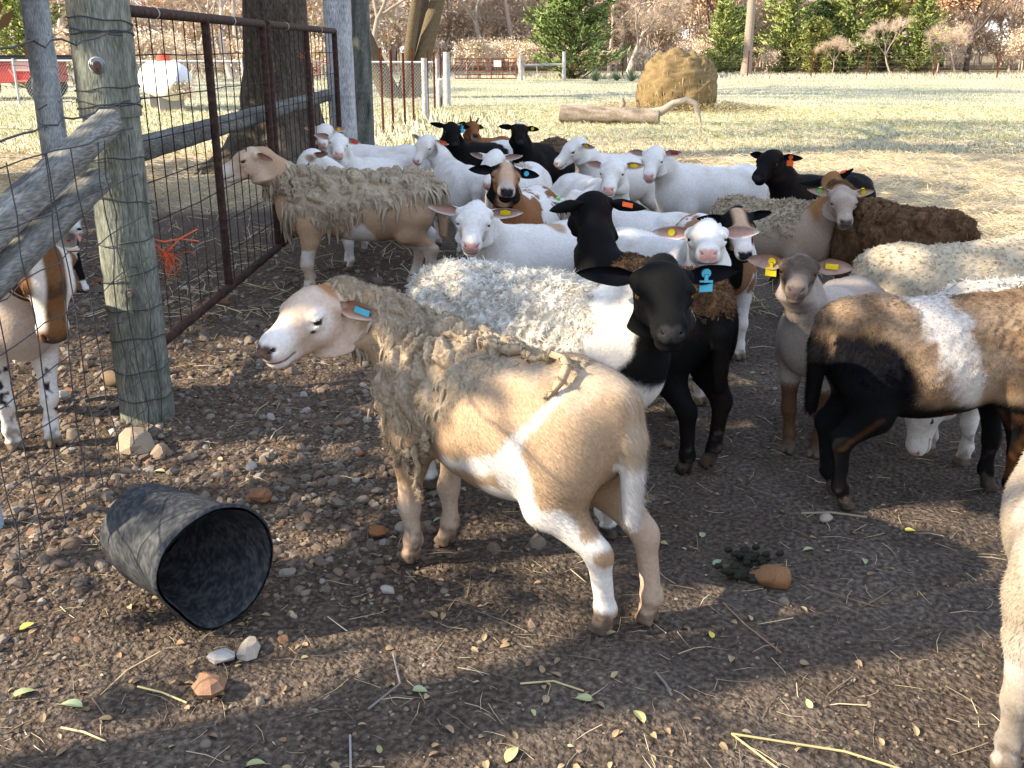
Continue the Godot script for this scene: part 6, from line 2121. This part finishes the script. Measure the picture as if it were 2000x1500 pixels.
	# --- left
	sheep("sheep", "tan ewe in a ragged hanging fleece standing side on at the gate", {
		"at": [-0.97, -6.18, 190.0], "s": 1.05, "lx": 1.10, "fat": 0.08, "hs": 1.06, "neck": [10, -6, -2, 24, 0], "coat": "s17", "seed": 26, "hair": 22000, "ear": {"back": 40.0, "droop": 22.0}, "legs": [0, 0, 0.0, 0, 0.0, 0.1, 0.10, -0.03],
		"fleece": wool_tan.merged({"kind": "s17", "th": 0.046, "col": Color(0.36, 0.285, 0.20), "col2": Color(0.50, 0.41, 0.30), "cell": 0.62, "locks": 1500, "lock_len": 0.045, "lock_wid": 0.016, "fringe": 1.4, "hang": 1.0, "lift": 0.12, "fuzz": 12000, "fuzz_len": 0.016, "fuzz_wid": 0.0016}, true)}, fine)
	sheep("sheep", "white sheep with a brown ear patch, half hidden behind the ragged tan ewe", {
		"at": [-0.86, -6.95, 195.0], "s": 0.96, "neck": [13, -8, 10, -2, 0], "coat": "s18", "seed": 27, "hair": n}, mid)
	sheep("sheep", "white sheep with a yellow tag nearest the oak trunk", {
		"at": [-1.06, -8.5, 188.0], "s": 1.0, "neck": [51, 5, 35, 10, 1], "coat": "white", "seed": 28, "hair": n, "tags": [[-1.0, YEL, "button", 0.5]]}, mid)
	sheep("sheep", "white sheep with a red tag, right of the one by the oak trunk", {
		"at": [-0.98, -7.72, 228.0], "s": 0.98, "neck": [36, 18, 22, 2, -1], "coat": "white", "seed": 29, "hair": n, "tags": [[-1.0, Color(0.6, 0.06, 0.03), "strip", 0.6]]}, mid)
	sheep("sheep", "white sheep standing rump to camera, looking left past its shoulder", {
		"at": [-0.38, -7.45, 112.0], "s": 0.95, "neck": [88, 6, 46, -3, -3], "coat": "white", "seed": 30, "hair": 12000, "ear": {"droop": 16.0, "dl": 10.0}, "tags": [[-1.0, ORG, "strip", 0.65]]}, mid)
	sheep("sheep", "black sheep with a white rump at the back of the flock", {
		"at": [-0.21, -8.92, 225.0], "s": 0.99, "neck": [36, 11, 27, 1, 1], "coat": "s22", "seed": 31, "hair": n, "tags": [[-1.0, BLU, "button flag", 0.4]], "ear": {"droop": 6.0}}, mid)
	sheep("sheep", "small brown horned sheep at the very back of the flock", {
		"at": [-0.19, -10.2, 238.0], "s": 0.89, "neck": [27, 18.6, 24, 1, -1], "coat": "s23", "seed": 32, "hair": n, "ear": {"len": 0.09, "droop": 18.0}, "extra": horns}, mid)
	sheep("sheep", "black sheep with a white spot on its crown and brown wool on its rump", {
		"at": [0.29, -8.87, 238.0], "s": 0.99, "neck": [19, 11, 18, 7, 0], "coat": "s24", "seed": 33, "hair": n, "tags": [[-1.0, YEL, "button", 0.5]],
		"fleece": {"kind": "s24", "look": "curl", "th": 0.035, "col": Color(0.13, 0.085, 0.055), "col2": Color(0.24, 0.17, 0.12), "locks": 2500, "lock_len": 0.03, "lock_wid": 0.008}}, mid)
	sheep("sheep", "brown chested sheep with a black and tan striped face, looking at the camera", {
		"at": [0.09, -5.72, 253.0], "s": 1.0, "hs": 1.08, "neck": [11, 14, 12, 9, -2], "coat": "s25", "seed": 34, "hair": 24000, "tags": [[-1.0, BLU, "button", 0.45]]}, fine)
	sheep("sheep", "white sheep with a ridge of wool on its back, behind the striped face", {
		"at": [0.06, -7.0, 251.0], "s": 1.0, "neck": [3, -14, 2, 11, -2], "coat": "white", "seed": 35, "hair": n,
		"fleece": {"kind": "s26", "look": "curl", "th": 0.06, "col": Color(0.56, 0.50, 0.42), "col2": Color(0.66, 0.60, 0.52), "locks": 1500, "lock_len": 0.03, "lock_wid": 0.007}}, mid)
	sheep("sheep", "white sheep with a yellow number tag, head turned away to the left", {
		"at": [0.86, -7.88, 222.0], "s": 0.99, "neck": [12, -13, -27, 15, -2], "coat": "white", "seed": 36, "hair": n, "tags": [[-1.0, YEL, "strip", 0.4, "82"]]}, mid)
	sheep("sheep", "white sheep with a yellow tag directly behind the black head seen from behind", {
		"at": [0.48, -6.45, -66.0], "s": 0.98, "hs": 1.06, "neck": [-48, -4, 10, 14, 0], "coat": "white", "seed": 37, "hair": 14000, "tags": [[-1.0, YEL, "strip button", 0.5]]}, mid)
	sheep("sheep", "large white sheep standing broadside, face turned to the camera", {
		"at": [1.41, -6.98, 197.0], "s": 1.0, "lx": 0.92, "hs": 1.04, "neck": [46, -14, 10, 18, -6], "coat": "white", "seed": 38, "hair": 16000, "tags": [[-1.0, Color(0.35, 0.05, 0.03), "strip", 0.6]]}, mid)
	sheep("sheep", "white sheep with a green tag, almost hidden left of the black neck", {
		"at": [0.76, -5.50, 152.0], "s": 0.88, "neck": [-35, -48, -7, -3, 2], "coat": "white", "seed": 39, "hair": n, "tags": [[-1.0, GRN, "button", 0.5]]}, mid)
	# --- outside the fence
	sheep("goat", "brown and white goat with a striped face behind the woven wire", {
		"at": [-2.04, -3.75, -42.0], "s": 1.02, "cat": "goat", "group": "", "hs": 1.22, "hu": 1.25, "hz": 1.2, "neck": [11, -32, -14, -8, 0], "coat": "goat", "seed": 40, "hair": 34000, "hair_len": 0.014, "ear": {"len": 0.045, "wid": 0.014, "droop": 20.0},
		"legs": [0.01, 0.04, -0.06, -0.04, 0, 0, 0, 0], "extra": collar}, fine)
	dog()

func fleece_ropes(o: Node3D, pose: Pose, hf: Transform3D) -> void:
	# rolled strips of loose fleece along the back, and tatters that hang from the shoulder
	var r := RandomNumberGenerator.new()
	r.seed = 5
	var nz := fnl(9, 18.0)
	for k in 1:
		var p := PackedVector3Array()
		var rad := PackedFloat32Array()
		var x1: float = -0.20
		for i in 25:
			var t := i / 24.0
			var x := lerpf(0.18, x1, t)
			p.push_back(Vector3(x, 0.705 - 0.008 * k + 0.012 * nz.get_noise_2d(x, k) - 0.012 * t, -0.03 + 0.022 * k + 0.035 * nz.get_noise_2d(x * 0.7, k + 7.0)))
			rad.push_back((0.013 - 0.003 * t) * (1.0 + 0.9 * nz.get_noise_2d(x * 3.0, k * 3.0)))
		for i in p.size(): p[i] = pose.at(p[i], 0.0, 0.0)
		strand(o, p, rad, r)
	var tail := PackedVector3Array()
	for q: Vector3 in [Vector3(-0.20, 0.708, -0.03), Vector3(-0.25, 0.712, -0.045), Vector3(-0.285, 0.705, -0.075), Vector3(-0.29, 0.68, -0.105), Vector3(-0.275, 0.655, -0.118), Vector3(-0.262, 0.638, -0.124)]: tail.push_back(pose.at(q, 0.0, 0.0))
	strand(o, tail, PackedFloat32Array([0.014, 0.012, 0.013, 0.011, 0.008, 0.003]), r)
	for q: Array in [[0.175, 0.43, -0.155, 0.15], [0.21, 0.41, -0.155, 0.07], [0.36, 0.44, -0.10, 0.07], [0.12, 0.48, -0.170, 0.06], [0.26, 0.41, -0.15, 0.06]]:
		var p := PackedVector3Array()
		var rad := PackedFloat32Array()
		var x := pose.at(Vector3(q[0], q[1], q[2]), 0.0, 0.0)
		for i in 9:
			p.push_back(x + Vector3(0.006 * sin(i * 1.3 + q[0] * 40), -q[3] * i / 8.0, 0.004 * cos(i * 1.7)))
			rad.push_back(0.014 * (1.0 - pow(i / 8.0, 2.0) * 0.8) * (1.0 + 0.35 * sin(i * 2.1)))
		strand(o, p, rad, r)

func strand(o: Node3D, p: PackedVector3Array, rad: PackedFloat32Array, r: RandomNumberGenerator) -> void:
	var b := MB.new()
	var c := Color(0.38, 0.295, 0.20) * r.randf_range(0.88, 1.1)
	b.tube(p, rad, 11, c, true, 0.55)
	var nv := b.v.size()
	for i in nv: b.v[i] += b.n[i] * 0.006 * nz_c.get_noise_3dv(b.v[i] * 3.0)
	for i in nv * 8:
		var v := r.randi() % nv
		var n := b.n[v]
		var d := (n * 0.35 + Vector3(r.randfn(), r.randfn() - 0.3, r.randfn()) * 0.6).normalized()
		var w := n.cross(d).normalized() * 0.0009
		var x := b.v[v].lerp(b.v[(v + 1) % nv], r.randf() if (v + 1) % 11 else 0.0)
		b.face(x - w, x + w, x + d * 0.014 * r.randf_range(0.5, 1.4), n, c * r.randf_range(0.7, 1.3))
	part("fleece_strand", b.mesh(), M.wool, o)

func horns(o: Node3D, pose: Pose, hf: Transform3D) -> void:
	for s: float in [-1.0, 1.0]:
		var p := PackedVector3Array()
		for q: Vector3 in [Vector3(0.03, 0.01, 0.03 * s), Vector3(0.03, 0.04, 0.038 * s), Vector3(0.02, 0.07, 0.048 * s)]: p.push_back(hf * (N1 + HB * q) * pose.s)
		part("horn", wire_mesh3(p, [0.012, 0.009, 0.003], Color(0.12, 0.09, 0.06)), M.plain, o)

func wire_mesh3(p: PackedVector3Array, r: Array, c: Color) -> ArrayMesh:
	var b := MB.new()
	b.tube(p, PackedFloat32Array(r), 8, c)
	return b.mesh()

func collar(o: Node3D, pose: Pose, hf: Transform3D) -> void:
	var b := MB.new()
	var p := PackedVector3Array()
	var rad := PackedFloat32Array()
	for i in 29:
		var a := TAU * i / 28.0
		var c := Vector3(0.40, 0.69, 0) + Vector3(0.098 * sin(a) * 0.85, -0.098 * sin(a) * 0.62, 0.080 * cos(a))
		p.push_back(pose.at(c, clampf(tn_like(c), 0.0, 1.0), 0.0)); rad.push_back(0.007)
	b.tube(p, rad, 6, Color(0.05, 0.03, 0.025))
	part("collar", b.mesh(), M.plain, o)

func dog() -> void:
	pr = PackedFloat32Array()
	ell(Vector3(0, 0.35, 0), Vector3(0.26, 0.115, 0.10), 0, 0.05)
	ell(Vector3(0.19, 0.34, 0), Vector3(0.12, 0.135, 0.095), 0, 0.05)
	ell(Vector3(-0.21, 0.36, 0), Vector3(0.12, 0.11, 0.09), 0, 0.05)
	bone(Vector3(0.24, 0.40, 0), Vector3(0.36, 0.475, 0), 0.088, 0.068, 1.0, 0.05)
	ell(Vector3(0.405, 0.495, 0), Vector3(0.075, 0.062, 0.060), -10, 0.03)
	bone(Vector3(0.45, 0.478, 0), Vector3(0.535, 0.452, 0), 0.034, 0.021, 1.1, 0.025)
	bone(Vector3(0.44, 0.452, 0), Vector3(0.515, 0.430, 0), 0.022, 0.012, 1.1, 0.012)
	for s: float in [-1.0, 1.0]:
		bone(Vector3(0.385, 0.54, 0.045 * s), Vector3(0.372, 0.590, 0.062 * s), 0.020, 0.011, 1.3, 0.015)
		bone(Vector3(0.372, 0.590, 0.062 * s), Vector3(0.402, 0.575, 0.080 * s), 0.013, 0.007, 1.2, 0.01)
		var st := 0.13 if s < 0 else -0.02
		bone(Vector3(0.19, 0.30, 0.068 * s), Vector3(0.20 + st * 0.3, 0.19, 0.070 * s), 0.048, 0.030, 1.0, 0.04)
		bone(Vector3(0.20 + st * 0.3, 0.19, 0.070 * s), Vector3(0.20 + st, 0.035, 0.070 * s), 0.029, 0.018, 1.0, 0.02)
		ell(Vector3(0.222 + st, 0.020, 0.070 * s), Vector3(0.036, 0.020, 0.026), 0, 0.015)
		ell(Vector3(-0.23, 0.29, 0.07 * s), Vector3(0.085, 0.11, 0.045), 10, 0.04)
		bone(Vector3(-0.20, 0.22, 0.07 * s), Vector3(-0.29, 0.15, 0.07 * s), 0.038, 0.022, 1.0, 0.03)
		bone(Vector3(-0.29, 0.15, 0.07 * s), Vector3(-0.27, 0.035, 0.07 * s), 0.021, 0.016, 1.0, 0.02)
		ell(Vector3(-0.25, 0.019, 0.07 * s), Vector3(0.034, 0.019, 0.024), 0, 0.015)
	bone(Vector3(-0.30, 0.40, 0), Vector3(-0.45, 0.24, 0), 0.035, 0.03, 1.0, 0.03)
	var m := nets(axis([-0.52, 0.012, 0.33, 0.007, 0.60]), axis([-0.004, 0.009, 0.64]), axis([-0.16, 0.009, 0.16]))
	var V: PackedVector3Array = m.v
	var T: PackedInt32Array = m.t
	var N := normals_of(V, T)
	var C := PackedColorArray()
	var hw := PackedFloat32Array()
	for p in V:
		var w := nz_b.get_noise_3dv(p) * 0.03
		var c := BLACK
		if p.x > 0.44 and absf(p.z) < 0.030 + w: c = WHITE
		if p.x > 0.36 and p.y > 0.48 and absf(p.z) < 0.012: c = WHITE
		if p.x > 0.22 and p.y < 0.44 + w and p.y > 0.22 and absf(p.z) < 0.075: c = WHITE * 0.92
		if p.y < 0.06 + w: c = WHITE
		if Vector3(p.x - 0.537, p.y - 0.462, p.z).length() < 0.017: c = BLACK
		C.push_back(c)
		hw.push_back(0.0)
	var o := thing("dog", Vector3(-2.96, 0, -6.36), deg_to_rad(-44.0), "black and white sheepdog panting behind the thick gate post", "dog")
	o.scale = Vector3.ONE * 0.9
	var b := MB.new()
	b.v = V.duplicate(); b.n = N.duplicate(); b.c = C.duplicate(); b.t = T.duplicate()
	part("body", b.mesh(), M.hide, o)
	hair(o, {"hair": 26000, "hair_len": 0.028, "hair_wid": 0.002, "seed": 50}, V, V, N, C, T, hw, {})
	for s: float in [-1.0, 1.0]:
		var e := part("eye", eye_mesh("dark"), M.eye, o, Vector3(0.447, 0.507, 0.036 * s))
		e.scale = Vector3.ONE * 0.8
	var tg := MB.new()
	tg.tube(PackedVector3Array([Vector3(0.50, 0.437, 0.004), Vector3(0.528, 0.430, 0.006), Vector3(0.541, 0.405, 0.008), Vector3(0.543, 0.385, 0.009)]), PackedFloat32Array([0.010, 0.014, 0.015, 0.006]), 8, Color(0.62, 0.24, 0.26), true, 0.35)
	part("tongue", tg.mesh(), M.gloss, o)
	var ht := MB.new()
	for s: float in [-1.0, 1.0]:
		ht.tube(PackedVector3Array([Vector3(0.335, 0.372, 0.007 * s), Vector3(0.340, 0.372, 0.007 * s)]), PackedFloat32Array([0.012, 0.012]), 12, Color(0.55, 0.02, 0.015))
	ht.tube(PackedVector3Array([Vector3(0.3345, 0.368, 0), Vector3(0.3395, 0.353, 0)]), PackedFloat32Array([0.013, 0.002]), 8, Color(0.55, 0.02, 0.015))
	part("collar_tag", ht.mesh(), M.gloss, o)
# ------------------------------------------------------------------ the scene
func _ready() -> void:
	# camera, sky, sun, exposure
	var cam := Camera3D.new()
	cam.name = "camera"
	cam.fov = 42.0
	cam.near = 0.05
	cam.far = 900.0
	cam.position = Vector3(0, 1.45, 0)
	cam.rotation_degrees = Vector3(-18.5, 0, 0)
	add_child(cam)
	var we := WorldEnvironment.new()
	we.name = "environment"
	var env := Environment.new()
	env.background_mode = Environment.BG_SKY
	env.tonemap_mode = Environment.TONE_MAPPER_LINEAR
	env.tonemap_exposure = 2.7
	env.sdfgi_enabled = true
	env.ssao_enabled = true
	env.ssil_enabled = true
	var sm := ProceduralSkyMaterial.new()
	sm.sky_top_color = Color(0.60, 0.66, 0.76)
	sm.sky_horizon_color = Color(0.90, 0.90, 0.89)
	sm.sky_curve = 0.12
	sm.ground_bottom_color = Color(0.30, 0.25, 0.20)
	sm.ground_horizon_color = Color(0.72, 0.72, 0.70)
	sm.sky_energy_multiplier = 1.1
	sm.sun_angle_max = 1.0
	var sky := Sky.new()
	sky.sky_material = sm
	env.sky = sky
	we.environment = env
	add_child(we)
	var sun := DirectionalLight3D.new()
	sun.name = "sun"
	sun.light_energy = 1.6
	sun.light_color = Color(1.0, 0.935, 0.83)
	sun.light_angular_distance = 0.6
	sun.shadow_enabled = true
	var el := deg_to_rad(30.0)
	var to := Vector3(0.95, 0, -0.30).normalized() * cos(el) + Vector3.DOWN * sin(el)
	add_child(sun)
	sun.look_at_from_position(Vector3.ZERO, to)
	materials()
	build_ground()
	build_woods()
	big_trunk()
	build_fence()
	background_farm()
	log_and_hay()
	var fine := make_rest(1.0)
	var mid := make_rest(1.45)
	flock(fine, mid)
	bucket()
	build_stones([[-1.52, -3.92, 0.14]])
	build_litter()
	small_things()
